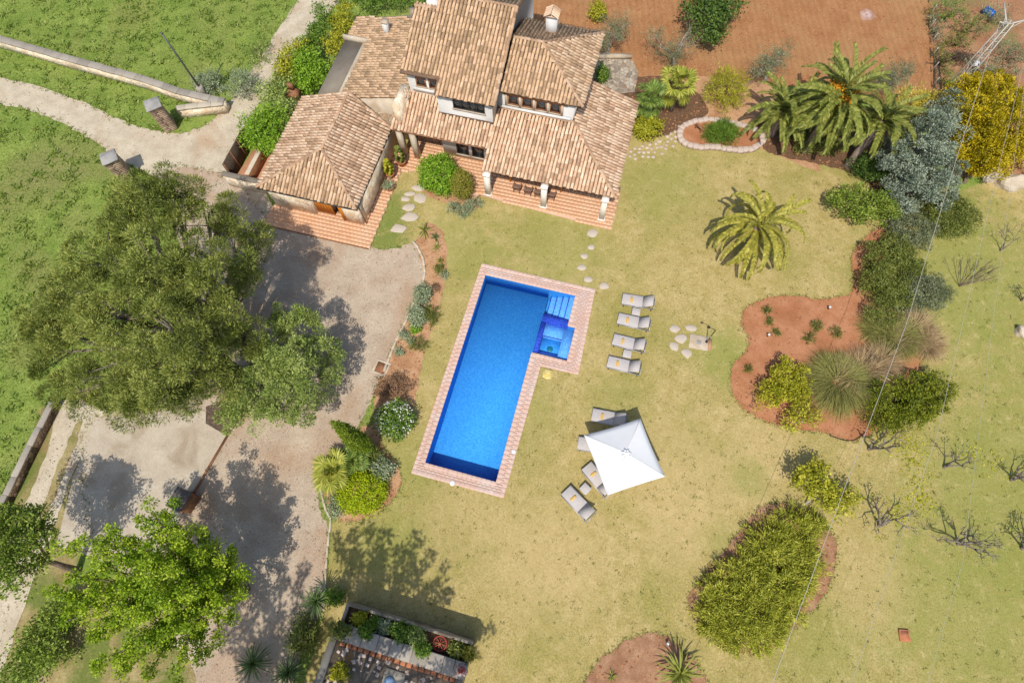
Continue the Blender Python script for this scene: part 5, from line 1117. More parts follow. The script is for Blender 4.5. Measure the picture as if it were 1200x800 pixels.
MB().box(-.12, .12, 0, 3.4, -.1, 1.05).build('wall_face', M['brown_wood'], t_); MB().cham(-.17, .17, -.0, 3.45, 1.053, 1.12, .02).build('coping', M['cut'], t_)
t_ = hthing('courtyard_step', 'terracotta step running along the annex side wall', 'step', -15.4, -3.0)
MB().cham(-.45, .45, 0, 3.6, -.05, .35, .02).build('tread', M['terracotta'], t_); MB().cham(.1, .45, 0.02, 3.55, .353, .65, .02).build('riser', M['terracotta'], t_)
x, y = P(344, 109, 1.8); t_ = thing('barbecue', 'brick barbecue with small brown hooded roof among the shrubs', 'barbecue', (x, y, 0), HU)
MB().box(-.55, .55, -.4, .4, -.1, 1.0).build('base', M['stone'], t_); MB().box(-.6, .6, -.45, .45, 1.003, 1.08).build('counter', M['cut'], t_)
MB().add([(-.6, -.5, 1.75), (.6, -.5, 1.75), (.6, .5, 1.75), (-.6, .5, 1.75), (-.25, -.1, 2.15), (.25, -.1, 2.15), (.25, .15, 2.15), (-.25, .15, 2.15)], [(3, 2, 1, 0), (4, 5, 6, 7), (0, 1, 5, 4), (1, 2, 6, 5), (2, 3, 7, 6), (3, 0, 4, 7)]).build('hood', M['brown_wood'], t_)
for sx in (-1, 1):
    for sy in (-1, 1): MB().box(sx*.5-.05, sx*.5+.05, sy*.38-.05, sy*.38+.05, 1.083, 1.747).build('post', M['brown_wood'], t_)
MB().box(-.22, .22, -.08, .13, 2.153, 2.7).build('flue', M['brown_wood'], t_)
t_ = thing('garden_wall', 'low pale stone wall stepping up behind the annex roof', 'wall', (*P(350, 128, .6), 0), HU+.0)
MB().box(-.12, .12, -2.6, .9, -.1, .9).build('wall_face', M['stone'], t_); MB().cham(-.17, .17, -2.65, .95, .903, .98, .02).build('coping', M['cut'], t_)
# meter cabinet at the drain channel
x, y = P(224, 588, 0); t_ = thing('meter_cabinet', 'brick meter cabinet with flat dark slab roof on the concrete', 'cabinet', (x, y, 0), -.42)
MB().box(-.42, .42, -.55, .5, -.1, 1.35).build('body', M['brown_wood'], t_); MB().cham(-.5, .5, -.6, .62, 1.353, 1.45, .03).build('slab_roof', M['slate'], t_)
MB().box(-.2, .22, -.62, -.553, .7, 1.2).build('meter_box', M['white_plastic'], t_); MB().box(-.08, .1, -.635, -.622, .85, 1.05).build('meter_window', M['glass'], t_)

# kerb and drain of the driveway bed
kp = [np.array(P(a, b)) for a, b in ((484, 283), (490, 291), (496, 304), (498, 320), (494, 338), (486, 354), (477, 374), (469, 390), (460, 410), (453, 428), (450, 436))]
t_ = thing('kerb_edging', 'curved pale stone edging between driveway and planted bed', 'kerb', (kp[0][0], kp[0][1], 0))
for a, b in zip(kp[:-1], kp[1:]):
    d = b-a; Ln = np.linalg.norm(d); n = max(1, int(Ln/.45))
    for k in range(n):
        c = a+d*(k+.5)/n-kp[0]
        MB().cham(c[0]-Ln/n/2+.008, c[0]+Ln/n/2-.008, c[1]-.075, c[1]+.075, -.05, .12+RNG.normal(0, .008), .02, math.atan2(d[1], d[0])+RNG.normal(0, .03), (c[0], c[1])).build('kerbstone', M['cut'], t_)
ep = [np.array(P(a, b)) for a, b in ((375, 560), (377, 580), (382, 598), (388, 608), (384, 640), (381, 680), (379, 715))]
t_ = thing('kerb_edging', 'straight low stone edging between driveway and lawn', 'kerb', (ep[0][0], ep[0][1], 0))
for a, b in zip(ep[:-1], ep[1:]):
    d = b-a; Ln = np.linalg.norm(d); n = max(1, int(Ln/.6))
    for k in range(n):
        c = a+d*(k+.5)/n-ep[0]
        MB().cham(c[0]-Ln/n/2+.008, c[0]+Ln/n/2-.008, c[1]-.06, c[1]+.06, -.05, .07+RNG.normal(0, .008), .02, math.atan2(d[1], d[0])+RNG.normal(0, .03), (c[0], c[1])).build('kerbstone', M['cut'], t_)
x, y = P(447, 431); t_ = thing('drain_grate', 'square drain cover in pale frame at the driveway edge', 'drain', (x, y, 0), -.35)
f = MB()
for (a, b, c, d) in ((-.5, .5, -.5, -.36), (-.5, .5, .36, .5), (-.5, -.36, -.357, .357), (.36, .5, -.357, .357)): f.cham(a, b, c, d, .0, .07, .01)
f.build('frame', M['cut'], t_); MB().box(-.36, .36, -.36, .36, 0, .045).build('cover', M['brown_wood'], t_)

# ------------------------------------------------------------ stepping stones
def flag(label, px, py, rx, ry, group, name='stepping_stone', cat='stepping stone', mat='flag', rot=0, h=.05):
    x, y = P(px, py, .04); s = scale_at(px, py); n = 7; a0 = RNG.uniform(0, 1)
    an = np.sort(RNG.uniform(-.22, .22, n)*0+np.linspace(0, 2*math.pi, n, endpoint=False)+RNG.uniform(-.2, .2, n)+a0)
    pts = np.stack([np.cos(an)*rx/s*RNG.uniform(.78, 1.2, n), np.sin(an)*ry/s*RNG.uniform(.78, 1.2, n)], 1)
    if rot: pts = pts@np.array([[math.cos(rot), math.sin(rot)], [-math.sin(rot), math.cos(rot)]])
    V = [(*p, .0) for p in pts]+[(*p, h-.012) for p in pts]+[(*(p*.95), h) for p in pts]
    F = [tuple(range(2*n, 3*n))]+[(k, (k+1) % n, n+(k+1) % n, n+k) for k in range(n)]+[(n+k, n+(k+1) % n, 2*n+(k+1) % n, 2*n+k) for k in range(n)]
    o = MB().add(V, F).build(name, M[mat]); o.location = (x, y, 0); return tag(o, label, cat, group)
GA = 'flagstones from the driveway to the house patio'
for lab, px, py, rx, ry in (('large flagstone lowest in the row beside the driveway', 467, 268, 10, 6), ('wide flagstone above the lowest one of the row', 479.5, 254.5, 9.5, 6.5), ('flagstone in the middle of the row by the patio', 479.5, 243, 8.5, 6), ('small flagstone left of the pair', 475.5, 233, 6, 4), ('broad flagstone on the right of the pair', 493, 232, 8.5, 6.5), ('narrow flagstone above the pair', 480.5, 227, 7, 3.6), ('flagstone nearest the house patio', 489.5, 220, 7.5, 5)):
    flag(lab, px, py, rx, ry, GA)
GK = 'round stones from the terrace to the pool'
for lab, px, py, rx, ry in (('pale stone touching the terrace step', 694, 273, 6, 6.5), ('second pale stone down from the terrace', 692.5, 289.5, 5, 3.6), ('third pale stone down from the terrace', 685, 300, 5, 4), ('fourth pale stone down from the terrace', 682, 313.5, 5.4, 4), ('pale stone above the top right pool corner', 689, 327.5, 5, 4.4), ('pale stone right of the pool corner nearest the loungers', 708, 335, 5.6, 5)):
    flag(lab, px, py, rx, ry, GK)
GP2 = 'stones fanned around the garden shower'
for lab, px, py, rx, ry in (('pink stone at the upper left of the shower', 791, 384.5, 6.4, 5), ('pale half round stone above the shower slab', 810, 384, 8, 4.4), ('white stone between the others left of the shower slab', 798.5, 396.5, 7.4, 6), ('pink triangular stone at the lower left of the shower', 790, 405.5, 6.4, 6), ('pale stone below the shower slab', 805, 413, 7, 6.2)):
    flag(lab, px, py, rx, ry, GP2)
x, y = P(819, 401, .06); t_ = thing('garden_shower', 'black garden shower post standing on a pale square slab', 'shower', (x, y, 0), -.2)
MB().cham(-.62, .6, -.5, .5, -.02, .08, .015).build('slab', M['cut'], t_); MB().cham(-.15, .15, -.15, .15, .083, .09, .003).build('drain', M['slate_l'], t_)
MB().box(.603, .85, -.42, .4, -.02, .05).build('gravel_strip', M['bed_tan'], t_)
q = P3(827.5, 401, 0)-np.array([x, y, 0]); ca, sa = math.cos(.2), math.sin(.2); q = np.array([q[0]*ca-q[1]*sa, q[0]*sa+q[1]*ca, 0])
MB().tube([q+(0, 0, .05), q+(0, 0, 2.05)], .028, 8).build('post', M['black'], t_); MB().tube([q+(0, 0, 2.05), q+(-.42, .13, 2.08)], .02, 7).build('arm', M['black'], t_)
MB().lathe([(.03, .05), (.1, 0), (.1, -.025)][::-1], tuple(q+(-.44, .135, 2.04)), 14).build('shower_head', M['black'], t_); MB().lathe([(.09, 0), (.09, .02), (.02, .03)], tuple(q+(0, 0, .085)), 12).build('foot_plate', M['black'], t_)
MB().box(q[0]-.05, q[0]+.05, q[1]-.06, q[1]-.02, 1.0, 1.1).build('tap', M['alu'], t_)
# stone ring bed by the palms and cobbled strip
M['ringstone'] = island('ring_stones', [(.1, S(198, 172, 154)), (.5, S(214, 192, 176)), (.9, S(226, 210, 196))], 2, .4, .9, .4, 15)
rp = plan([(806, 147), (797, 154), (796, 162), (803, 170), (818, 174), (838, 174), (858, 177), (876, 177), (888, 172), (893, 164), (888, 156), (872, 150), (850, 145), (828, 142)], True, 5)
c0 = rp.mean(0); t_ = thing('ring_wall', 'low ring of pink stones around the palm side flower bed', 'garden wall', (c0[0], c0[1], 0))
MB().add([(*(p-c0)*.97, .14) for p in rp][::-1], [tuple(range(len(rp)))]).build('earth', M['bed'], t_)
acc = 0; per = np.linalg.norm(np.roll(rp, -1, 0)-rp, axis=1); tot = per.sum(); cum = np.concatenate([[0], np.cumsum(per)]); n = int(tot/.42)
for k in range(n):
    s = (k+.5)*tot/n; i = min(np.searchsorted(cum, s)-1, len(rp)-1); d = np.roll(rp, -1, 0)[i]-rp[i]; c = rp[i]+d*(s-cum[i])/per[i]-c0; l = tot/n*.46
    MB().cham(c[0]-l*1.08, c[0]+l*1.08, c[1]-.21+RNG.normal(0, .02), c[1]+.21+RNG.normal(0, .02), -.05, .28+RNG.normal(0, .015), .03, math.atan2(d[1], d[0])+RNG.normal(0, .06), (c[0], c[1])).build('stone', M['ringstone'], t_)
o = MB().cham(-.35, .35, -.07, .07, .4, .5, .01).box(-.3, -.22, -.05, .05, -.1, .4).box(.22, .3, -.05, .05, -.1, .4).build('garden_bench', M['brown_wood'])
x, y = P(818, 152, .2); o.location = (x, y, .1); o.rotation_euler = (0, 0, -.9); tag(o, 'small brown wooden bench inside the stone ring bed', 'bench')
cp_ = plan([(742, 172), (760, 170), (782, 160), (796, 148), (800, 158), (792, 170), (772, 182), (750, 187), (738, 186)], True, 5)
cobs = MB(); X = RNG.uniform(cp_[:, 0].min(), cp_[:, 0].max(), 1400); Y = RNG.uniform(cp_[:, 1].min(), cp_[:, 1].max(), 1400); ok = inside(cp_, X, Y); kept = []
for x, y in zip(X[ok], Y[ok]):
    if all((x-a)**2+(y-b)**2 > .34**2 for a, b in kept): kept.append((x, y))
for x, y in kept:
    n = 6; r = RNG.uniform(.13, .17, n); an = np.linspace(0, 2*math.pi, n, endpoint=False)+RNG.uniform(0, 1)
    pt = np.stack([x+r*np.cos(an), y+r*np.sin(an)], 1); cobs.add([(*p, .01) for p in pt]+[(*(np.array([x, y])+(p-[x, y])*.85), .06) for p in pt], [tuple(range(n, 2*n))]+[(k, (k+1) % n, n+(k+1) % n, n+k) for k in range(n)])
tag(cobs.build('cobble_path', M['ringstone'], kind='structure'), 'strip of pale cobbles curving along the lawn by the house', 'path')
sheet('stone_paving', [(690, 68), (738, 68), (748, 85), (744, 108), (700, 112)], .044, M['stone_grey'], False)
MB().prism([P(700, 66), P(738, 67), P(740, 70), P(701, 70)], 0, .35).build('paving_edge', M['cut'], kind='structure')

# ------------------------------------------------------------ loungers, parasol, tables
def lounger_proto(label, group):
    t_ = thing('sun_lounger', label, 'sun lounger', (0, 0, 0), 0, group)
    f = MB()
    for sy in (-1, 1): f.box(-1.0, 1.0, sy*.33-.02, sy*.33+.02, .29, .33)
    f.box(-1.0, -.96, -.31, .31, .29, .33).box(.96, 1.0, -.31, .31, .29, .33).build('frame', M['alu'], t_)
    MB().cham(-.98, .27, -.31, .31, .333, .36, .008).build('seat', M['fabric'], t_)
    c, s = math.cos(.62), math.sin(.62); V = []
    for (a, h) in ((0, 0), (.72, 0), (.72, .03), (0, .03)):
        for yy in (-.31, .31): V.append((.28+a*c-h*s, yy, .34+a*s+h*c))
    MB().add(V, [(0, 1, 3, 2), (4, 5, 7, 6)[::1], (0, 2, 4, 6), (1, 7, 5, 3), (2, 3, 5, 4), (0, 6, 7, 1)]).build('backrest', M['fabric'], t_)
    MB().tube([(.70, -.26, .32), (.74, -.26, .66)], .014, 6).tube([(.70, .26, .32), (.74, .26, .66)], .014, 6).build('backrest_support', M['dark_frame'], t_)
    for sx in (-.85, .85):
        for sy in (-.32, .32): MB().box(sx-.025, sx+.025, sy-.02, sy+.02, 0, .288).build('leg', M['dark_frame'], t_)
    return t_
GN = 'grey sun loungers on the lawn'
towel_me = None
def towel(label, x, y, rz, z=.362, dx=-.45):
    global towel_me
    if towel_me is None:
        mb = MB()
        for k, (r, yy) in enumerate(((.055, 0), )): mb.tube([(0, -.2, .05), (0, -.1, .055), (0, .1, .055), (0, .2, .05)], [.05, .056, .056, .05], 10)
        mb.cham(-.1, .1, -.19, .19, .001, .03, .008); towel_me = mb.mesh('rolled_towel', M['towel'], True)
    o = bpy.data.objects.new('rolled_towel', towel_me); COL.objects.link(o); o.location = (x+dx*math.cos(rz), y+dx*math.sin(rz), z); o.rotation_euler = (0, 0, rz)
    tag(o, label, 'towel', 'orange towels on the loungers')
lp = None
for px, py, rz, lab, tl in ((748, 353, -.23, 'grey sun lounger nearest the terrace in the row of four', 'orange towel on the lounger nearest the terrace'), (743, 377, -.23, 'grey sun lounger second from the terrace in the row', 'orange towel on the second lounger from the terrace'), (737.5, 402, -.23, 'grey sun lounger third from the terrace in the row', 'orange towel on the third lounger from the terrace'), (731.5, 428, -.23, 'grey sun lounger farthest from the terrace in the row', 'orange towel on the lounger at the far end of the row'),
                          (714, 489.5, -.14, 'grey sun lounger half in the parasol shade above it', 'orange towel on the half shaded lounger'), (698, 522, -.2, 'grey sun lounger almost hidden under the parasol', None), (701, 562, -.87, 'grey sun lounger peeping out left of the parasol', 'orange towel on the lounger peeping out left of the parasol'), (678, 590, -.78, 'grey sun lounger standing clear below the parasol', 'orange towel on the lounger standing clear of the parasol')):
    x, y = P(px, py, .35); rz += RNG.normal(0, .03)
    if lp is None: lp = lounger_proto(lab, GN); lp.location = (x, y, 0); lp.rotation_euler = (0, 0, rz); lp.scale = (1.1, 1.25, 1.05)
    else: dup(lp, (x, y, 0), rz, lab, GN)
    if tl: towel(tl, x, y, rz)
def table_proto(label, g_):
    t_ = thing('side_table', label, 'side table', (0, 0, 0), 0, g_)
    MB().cham(-.27, .27, -.27, .27, .37, .41, .008).build('table_top', M['fabric'], t_)
    for sx in (-.23, .23):
        for sy in (-.23, .23): MB().box(sx-.02, sx+.02, sy-.02, sy+.02, 0, .368).build('leg', M['alu'], t_)
    return t_
tpv = None
for px, py, rz, lab in ((745.5, 365, -.23, 'small grey table between the first two loungers'), (735, 414.5, -.23, 'small grey table between the last two loungers of the row'), (686, 572.5, -.8, 'small grey table between the loungers left of the parasol')):
    x, y = P(px, py, .4)
    if tpv is None: tpv = table_proto(lab, 'small side tables'); tpv.location = (x, y, 0); tpv.rotation_euler = (0, 0, rz)
    else: dup(tpv, (x, y, 0), rz, lab, 'small side tables')
cs = [P3(a, b, 2.25) for a, b in ((684.5, 509.5), (750.5, 490), (779.5, 558), (712, 580))]; cc_ = np.mean(cs, 0)
t_ = thing('parasol', 'big square white parasol shading the loungers on the lawn', 'parasol', (cc_[0], cc_[1], 0))
K = [c-np.array([cc_[0], cc_[1], 0]) for c in cs]; K = K[::-1]; ap = np.array([0, 0, 3.0]); mb = MB(); mb2 = MB()
for k in range(4):
    a, b = K[k], K[(k+1) % 4]; n = 10; V = []
    for i in range(n+1):
        e = a+(b-a)*i/n; e = e*np.array([1, 1, 1])*(1-.02*math.sin(math.pi*i/n)); 
        for j in range(7):
            s = .06+.94*j/6; p = ap*(1-s)+e*s; p = p-np.array([0, 0, .05*math.sin(math.pi*i/n)*s]); V.append(p)
        V.append(e*np.array([1.0, 1.0, 1])-np.array([0, 0, .05*math.sin(math.pi*i/n)+.07]))
    mb.add(V, [(i*8+j, i*8+j+1, (i+1)*8+j+1, (i+1)*8+j)[::1] for i in range(n) for j in range(7)])
cv = mb.build('canopy', M['canvas'], t_)
vc = MB()
for k in range(7):
    a = k*math.pi/3.5; d = np.array([math.cos(a), math.sin(a), 0]); s = np.array([-d[1], d[0], 0])
    vc.tube([d*.08+(0, 0, 3.02), d*.18+s*.03+(0, 0, 2.97), d*.28+(0, 0, 2.91)], [.07, .07, .03], 7)
vc.lathe([(.10, 2.98), (.12, 3.04), (.06, 3.12), (.015, 3.16)], (0, 0, 0), 10).build('vent_cap', M['canvas'], t_, smooth=True)
MB().tube([(0, 0, .1), (0, 0, 3.0)], .035, 10).build('pole', M['dark_frame'], t_); MB().cham(-.4, .4, -.4, .4, 0, .1, .02).build('base', M['slate'], t_)
for k in range(4): MB().tube([ap+(0, 0, .0), ap*.5+K[k]*.5+(0, 0, .012), K[k]*1.0+(0, 0, .012)], .018, 5).build('seam', M['canvas'], t_)
for k in range(4): MB().tube([(0, 0, 2.9), K[k]*.5+ap*.5-(0, 0, .06), K[k]*.98-(0, 0, .04)], .016, 5).build('rib', M['dark_frame'], t_)
# towel mat on the grass by the spa
o = MB(); pts = []
for i in range(24): a = 2*math.pi*i/24; r = 1+.10*math.cos(a*8); pts.append((.33*r*math.copysign(abs(math.cos(a))**.6, math.cos(a)), .36*r*math.copysign(abs(math.sin(a))**.6, math.sin(a))))
o.prism(pts, 0, .03)
for k in range(4): o.cham(-.22, .22, -.24+k*.13, -.17+k*.13, .031, .05, .01)
o = o.build('bath_mat', M['towel_y']); x, y = P(642, 438); o.location = (x, y, .02); o.rotation_euler = (0, 0, -.25); tag(o, 'scalloped yellow mat lying on the grass below the spa', 'mat')
# terrace furniture
def chair_proto(label):
    t_ = thing('wicker_chair', label, 'chair', (0, 0, 0), 0, 'wicker chairs on the terrace')
    MB().cham(-.26, .26, -.24, .26, .36, .45, .03).build('seat', M['wicker'], t_)
    V = []
    MB().add([(-.27, -.24, .45), (.27, -.24, .45), (.27, -.19, .45), (-.27, -.19, .45), (-.28, -.36, .92), (.28, -.36, .92), (.28, -.32, .92), (-.28, -.32, .92)], [(3, 2, 1, 0), (4, 5, 6, 7), (0, 1, 5, 4), (1, 2, 6, 5), (2, 3, 7, 6), (3, 0, 4, 7)]).build('backrest', M['wicker'], t_)
    for sx in (-.22, .22):
        for sy in (-.2, .22): MB().box(sx-.025, sx+.025, sy-.025, sy+.025, 0, .36).build('leg', M['wicker'], t_)
    for sx in (-.27, .27): MB().box(sx-.03, sx+.03, -.2, .24, .62, .66).box(sx-.025, sx+.025, .18, .24, .453, .618).build('armrest', M['wicker'], t_)
    return t_
cpv = None
def huv(px, py, z): x, y = P(px, py, z); dx, dy = x-HX, y-HY; return dx*math.cos(HU)+dy*math.sin(HU), -dx*math.sin(HU)+dy*math.cos(HU)
u0, v0 = huv(607, 217, .85); 
for px, py, lab in ((606.5, 216, 'brown wicker chair nearest the left terrace column'), (619.5, 219.5, 'brown wicker chair second along the terrace table'), (631.5, 222, 'brown wicker chair half behind the middle column'), (647, 225, 'brown wicker chair right of the middle column')):
    u, v = huv(px, py, .75); x, y = hw(u, v-.12)
    if cpv is None: cpv = chair_proto(lab); cpv.location = (x, y, .15); cpv.rotation_euler = (0, 0, HU)
    else: dup(cpv, (x, y, .15), HU, lab, 'wicker chairs on the terrace')
ul, vl = huv(598, 210, .5); ur, vr = huv(657, 224, .5); x, y = hw((ul+ur)/2, vl+.42)
t_ = thing('dining_table', 'long wooden dining table under the terrace roof', 'table', (x, y, .15), HU); hl = (ur-ul)/2
MB().cham(-hl-.1, hl+.1, -.42, .5, .70, .75, .01).build('table_top', M['brown_wood'], t_)
for sx in (-hl, hl):
    for sy in (-.36, .42): MB().box(sx-.05, sx+.05, sy-.05, sy+.05, 0, .698).build('leg', M['wood'], t_)
# pots at the annex wall
def pot(label, px, py, r, h, mat, n, ph, kind):
    x, y = P(px, py, h*.5); t_ = thing('potted_plant', label, 'potted plant', (x, y, .13), 0, 'potted plants along the annex wall')
    MB().lathe([(r*.68, 0), (r*.95, h*.85), (r*1.08, h*.87), (r*1.08, h), (r*.9, h), (r*.88, h*.9), (.02, h*.9)], n=18).build('pot', M['terracotta'], t_, smooth=False)
    lb = [(np.array([0, 0, h+ph*.5]), np.array([r*1.3, r*1.3, ph*.55]))]
    if kind == 'cactus':
        for k in range(5):
            mb = MB(); a = k*2.4; q = np.array([0, 0, h*.9]); 
            for j in range(n):
                d = np.array([math.cos(a+j)*.10, math.sin(a+j)*.10, ph/n]); mb.lathe([(.02, 0), (.12, ph/n*.4), (.10, ph/n*.85), (.02, ph/n)], tuple(q+d*[1, 1, 0]+np.array([math.cos(a)*.13, math.sin(a)*.13, 0])), 7); q = q+d
            mb.tone = [np.clip(RNG.normal(.5, .2, len(x_)), 0, 1) for x_ in mb.tone]; mb.build('stem', L[mat], t_)
    else:
        mb, tp_ = crown(lb, n, 12, .16, .13, .07, zmin=h); mb.build('foliage', L[mat], t_)
pot('tall cactus in a terracotta pot nearest the patio pillar', 471, 192, .34, .5, 'olivegreen', 6, 1.6, 'cactus')
pot('tall pale green cactus in the middle pot at the annex', 458, 206, .33, .5, 'yellow', 6, 1.5, 'cactus')
pot('low plant in the wide bowl nearest the driveway', 456, 221, .36, .3, 'silver', 40, .25, 'bush')
# orchard odds and ends
o = MB().cham(-.28, .28, -.3, .3, 0, .12, .02).box(-.2, .2, -.22, .22, .121, .13).build('terracotta_box', M['terracotta']); x, y = P(1059, 744); o.location = (x, y, .01); o.rotation_euler = (0, 0, -.05); tag(o, 'square terracotta cover lying in the lower right lawn', 'cover')
def rock(label, px, py, r, h, mat, group=None, name='boulder'):
    x, y = P(px, py, h*.4); bm = bmesh.new(); bmesh.ops.create_icosphere(bm, subdivisions=3, radius=1)
    sd = RNG.uniform(0, 9, 3)
    for v in bm.verts:
        c = v.co; k = 1+.18*math.sin(c.x*3+sd[0])*math.sin(c.y*3.4+sd[1])+.1*math.sin(c.z*5+sd[2]+c.x*4); v.co = Vector((c.x*r[0]*k, c.y*r[1]*k, max(c.z, -.3)*h*k*.75+.2*h))
    me = bpy.data.meshes.new(name); bm.to_mesh(me); bm.free(); me.materials.append(M[mat]); o = bpy.data.objects.new(name, me); COL.objects.link(o); o.location = (x, y, 0); o.rotation_euler = (0, 0, RNG.uniform(-.4, .2)); tag(o, label, 'boulder', group)
rock('pale boulder left of the pair under the golden conifer', 1163, 205, (.8, .45), 1.0, 'cut', 'boulders at the lawn edge')
rock('pink boulder right of the pair under the golden conifer', 1186, 213, (.95, .6), 1.1, 'cut', 'boulders at the lawn edge')
rock('brown boulder cut by the right edge beside the conifer', 1201, 190, (.7, .9), 1.0, 'bed_tan', 'boulders at the lawn edge')
rock('grey and pink rock alone on the right edge of the lawn', 1199, 388, (.4, .45), .6, 'cut')
for k, (px, py, lab) in enumerate(((970, 362, 'white bulb light in the upper red bed'), (899, 394, 'white bulb light in the middle of the red bed'), (781, 753, 'white bulb light at the tip of the lower earth bed'))):
    x, y = P(px, py); t_ = thing('garden_light', lab, 'garden light', (x, y, .03), 0, 'small garden lights'); MB().lathe([(.05, 0), (.05, .18), (.04, .2)], n=10).build('stake', M['black'], t_); MB().lathe([(.04, .2), (.09, .26), (.08, .34), (.02, .38)], n=12).build('lamp_globe', M['white_plastic'], t_, smooth=True)
hs = [P3(a, b, .045) for a, b in ((973, 508), (984, 514), (998, 516), (1008, 511), (1011, 505))]; o = MB().tube(catmull(hs, 4)[:17], .03, 6).build('irrigation_pipe', M['black']); tag(o, 'black irrigation pipe curling at the lower rim of the red bed', 'pipe')
# fallen yellow fruit and leaves under the orchard trees
lm = MB(); Q = []
for px, py, n in ((1070, 535, 90), (1080, 585, 130), (1055, 600, 60), (1140, 530, 40), (1065, 520, 70), (1040, 500, 50), (1160, 545, 40), (1075, 560, 60)):
    x, y = P(px, py); Q.append(np.stack([RNG.normal(x, .55, n), RNG.normal(y, .45, n), np.full(n, .04)], 1))
Q = np.concatenate(Q); D = unit(RNG.normal(0, 1, Q.shape)*np.array([1, 1, .1])); leaves(lm, Q, D, .14, .1, RNG.uniform(0, 1, len(Q)), 3); lm.build('fallen_leaves', L['yellow'], kind='stuff')

# ------------------------------------------------------------ the pylon and its wires
b = P(1099, 124); top = P3(1184, 26, 7.3); t_ = thing('lattice_pylon', 'leaning pale lattice pylon carrying wires at the top right', 'pylon', (b[0], b[1], 0))
tp = top-np.array([b[0], b[1], 0]); mb = [MB() for _ in range(2)]; w0, w1 = .34, .17
cor = lambda s, i: tp*s+np.array([(-1 if i in (0, 3) else 1), (-1 if i < 2 else 1), 0])*(w0+(w1-w0)*s)
for i in range(4): MB().tube([cor(0, i)-np.array([0, 0, .2]), cor(1, i)], .045, 5).build('leg', M['lattice'], t_)
br = MB()
for k in range(11):
    s0, s1 = k/11, (k+1)/11
    for i in range(4):
        j = (i+1) % 4; br.tube([cor(s0, i), cor(s1, j)] if (k+i) % 2 else [cor(s0, j), cor(s1, i)], .02, 4); br.tube([cor(s1, i), cor(s1, j)], .02, 4)
br.build('bracing', M['lattice'], t_)
for d in ((-.15, 1.5, .25), (1.6, .25, .1), (-.9, -.2, .2)): MB().tube([tp+np.array([-.1, 0, -.2]), tp+np.array(d)], [.06, .045], 5).tube([tp+np.array([.1, 0, -.75]), tp+np.array(d)*.7], .03, 5).build('crossarm', M['lattice'], t_)
MB().box(tp[0]*.55-.02, tp[0]*.55+.3, tp[1]*.55-.2, tp[1]*.55+.1, tp[2]*.55-.2, tp[2]*.55+.15).build('junction_box', M['white_plastic'], t_)
arms = [tp+np.array(d)+np.array([b[0], b[1], 0]) for d in ((-.9, -.2, .2), (1.6, .25, .1), (1.6, .25, .0))]
for k, (px1, px2, z1, z2, lab, r) in enumerate((((1062, 380), (905, 800), 6.6, 7.2, 'pale overhead wire crossing the red bed and juniper', .014), ((1098, 510), (998, 800), 6.6, 7.2, 'thin overhead wire over the middle of the orchard', .009), ((1128, 660), (1090, 790), 6.6, 7.0, 'faint overhead wire over the lower right lawn', .007))):
    p1, p2 = P3(*px1, z1), P3(*px2, z2); e = p2+(p2-p1)*3.0*np.array([1, 1, 0])+np.array([0, 0, .4]); o = MB().tube(np.array([arms[k], p1*.5+arms[k]*.5-(0, 0, .12), p1, (p1+p2)/2-(0, 0, .05), p2, e]), r, 5, False).build('overhead_wire', M['lattice']); tag(o, lab, 'wire', 'wires from the pylon')
x, y = P(1161, 12, .5); t_ = thing('blue_barrel', 'bright blue plastic barrel lying in the wild bushes', 'barrel', (x, y, .3), .6)
V = MB().lathe([(.24, -.45), (.29, -.42), (.30, -.15), (.31, -.14), (.30, 0), (.31, .14), (.29, .42), (.24, .45)], n=16).build('drum', M['blue'], t_); V.rotation_euler = (math.pi/2, 0, 0)
mb = MB()
for k in range(120):
    a = RNG.uniform(0, math.pi); c = RNG.normal(0, .5, 3)*np.array([1.2, .7, .25])+np.array([0, 0, .25]); d = np.array([math.cos(a), math.sin(a)*.6, RNG.normal(0, .25)])*RNG.uniform(.3, .8); mb.tube([c-d, c+RNG.normal(0, .05, 3), c+d], .014, 4)
x, y = P(1123, 68, .2); o = mb.build('brushwood_pile', M['bark_dark']); o.location = (x, y, 0); tag(o, 'brown pile of cut brushwood on the scrubland', 'brushwood')
o = MB()
for k in range(26):
    y_ = k*.9; o.tube([(0, y_, -.1), (RNG.normal(0, .05), y_, .9)], .035, 5)
fx = P3(1092, 120); fy = P3(1086, -40); d = fy-fx; ln = np.linalg.norm(d)
t_ = thing('wire_fence', 'old post and wire fence along the plowed field edge', 'fence', (fx[0], fx[1], 0), math.atan2(d[1], d[0]))
for k in range(int(ln/1.6)): MB().tube([(k*1.6, 0, -.1), (k*1.6+RNG.normal(0, .06), RNG.normal(0, .06), 1.0)], .04, 5).build('post', M['bark_pale'], t_)
for z in (.45, .85): MB().tube([(0, 0, z), (ln, 0, z)], .008, 4).build('wire', M['metal'], t_)

# ------------------------------------------------------------ outbuilding at the lower edge
A_ = P3(408, 706, 1.7); B_ = P3(554, 752, 1.7); ou = math.atan2(B_[1]-A_[1], B_[0]-A_[0]); OL = float(np.linalg.norm(B_-A_))
ob = thing('outbuilding', 'flat roofed old outbuilding with a planted parapet trough', 'outbuilding', (A_[0], A_[1], 0), ou)
def ow(u, v, z=0): a, c = math.cos(ou), math.sin(ou); return np.array([A_[0]+a*u-c*v, A_[1]+c*u+a*v, z])
MB().box(-.05, OL+.02, -9, -.02, -.1, 1.25).build('wall', M['plaster'], ob)
MB().box(-.06, OL+.03, -.14, .0, 1.253, 1.7).build('trough_wall', M['plaster'], ob); MB().box(-.06, .1, -1.0, -.143, 1.253, 1.7).build('trough_end', M['plaster'], ob); MB().box(OL-.1, OL+.03, -1.0, -.143, 1.253, 1.7).build('trough_end', M['plaster'], ob)
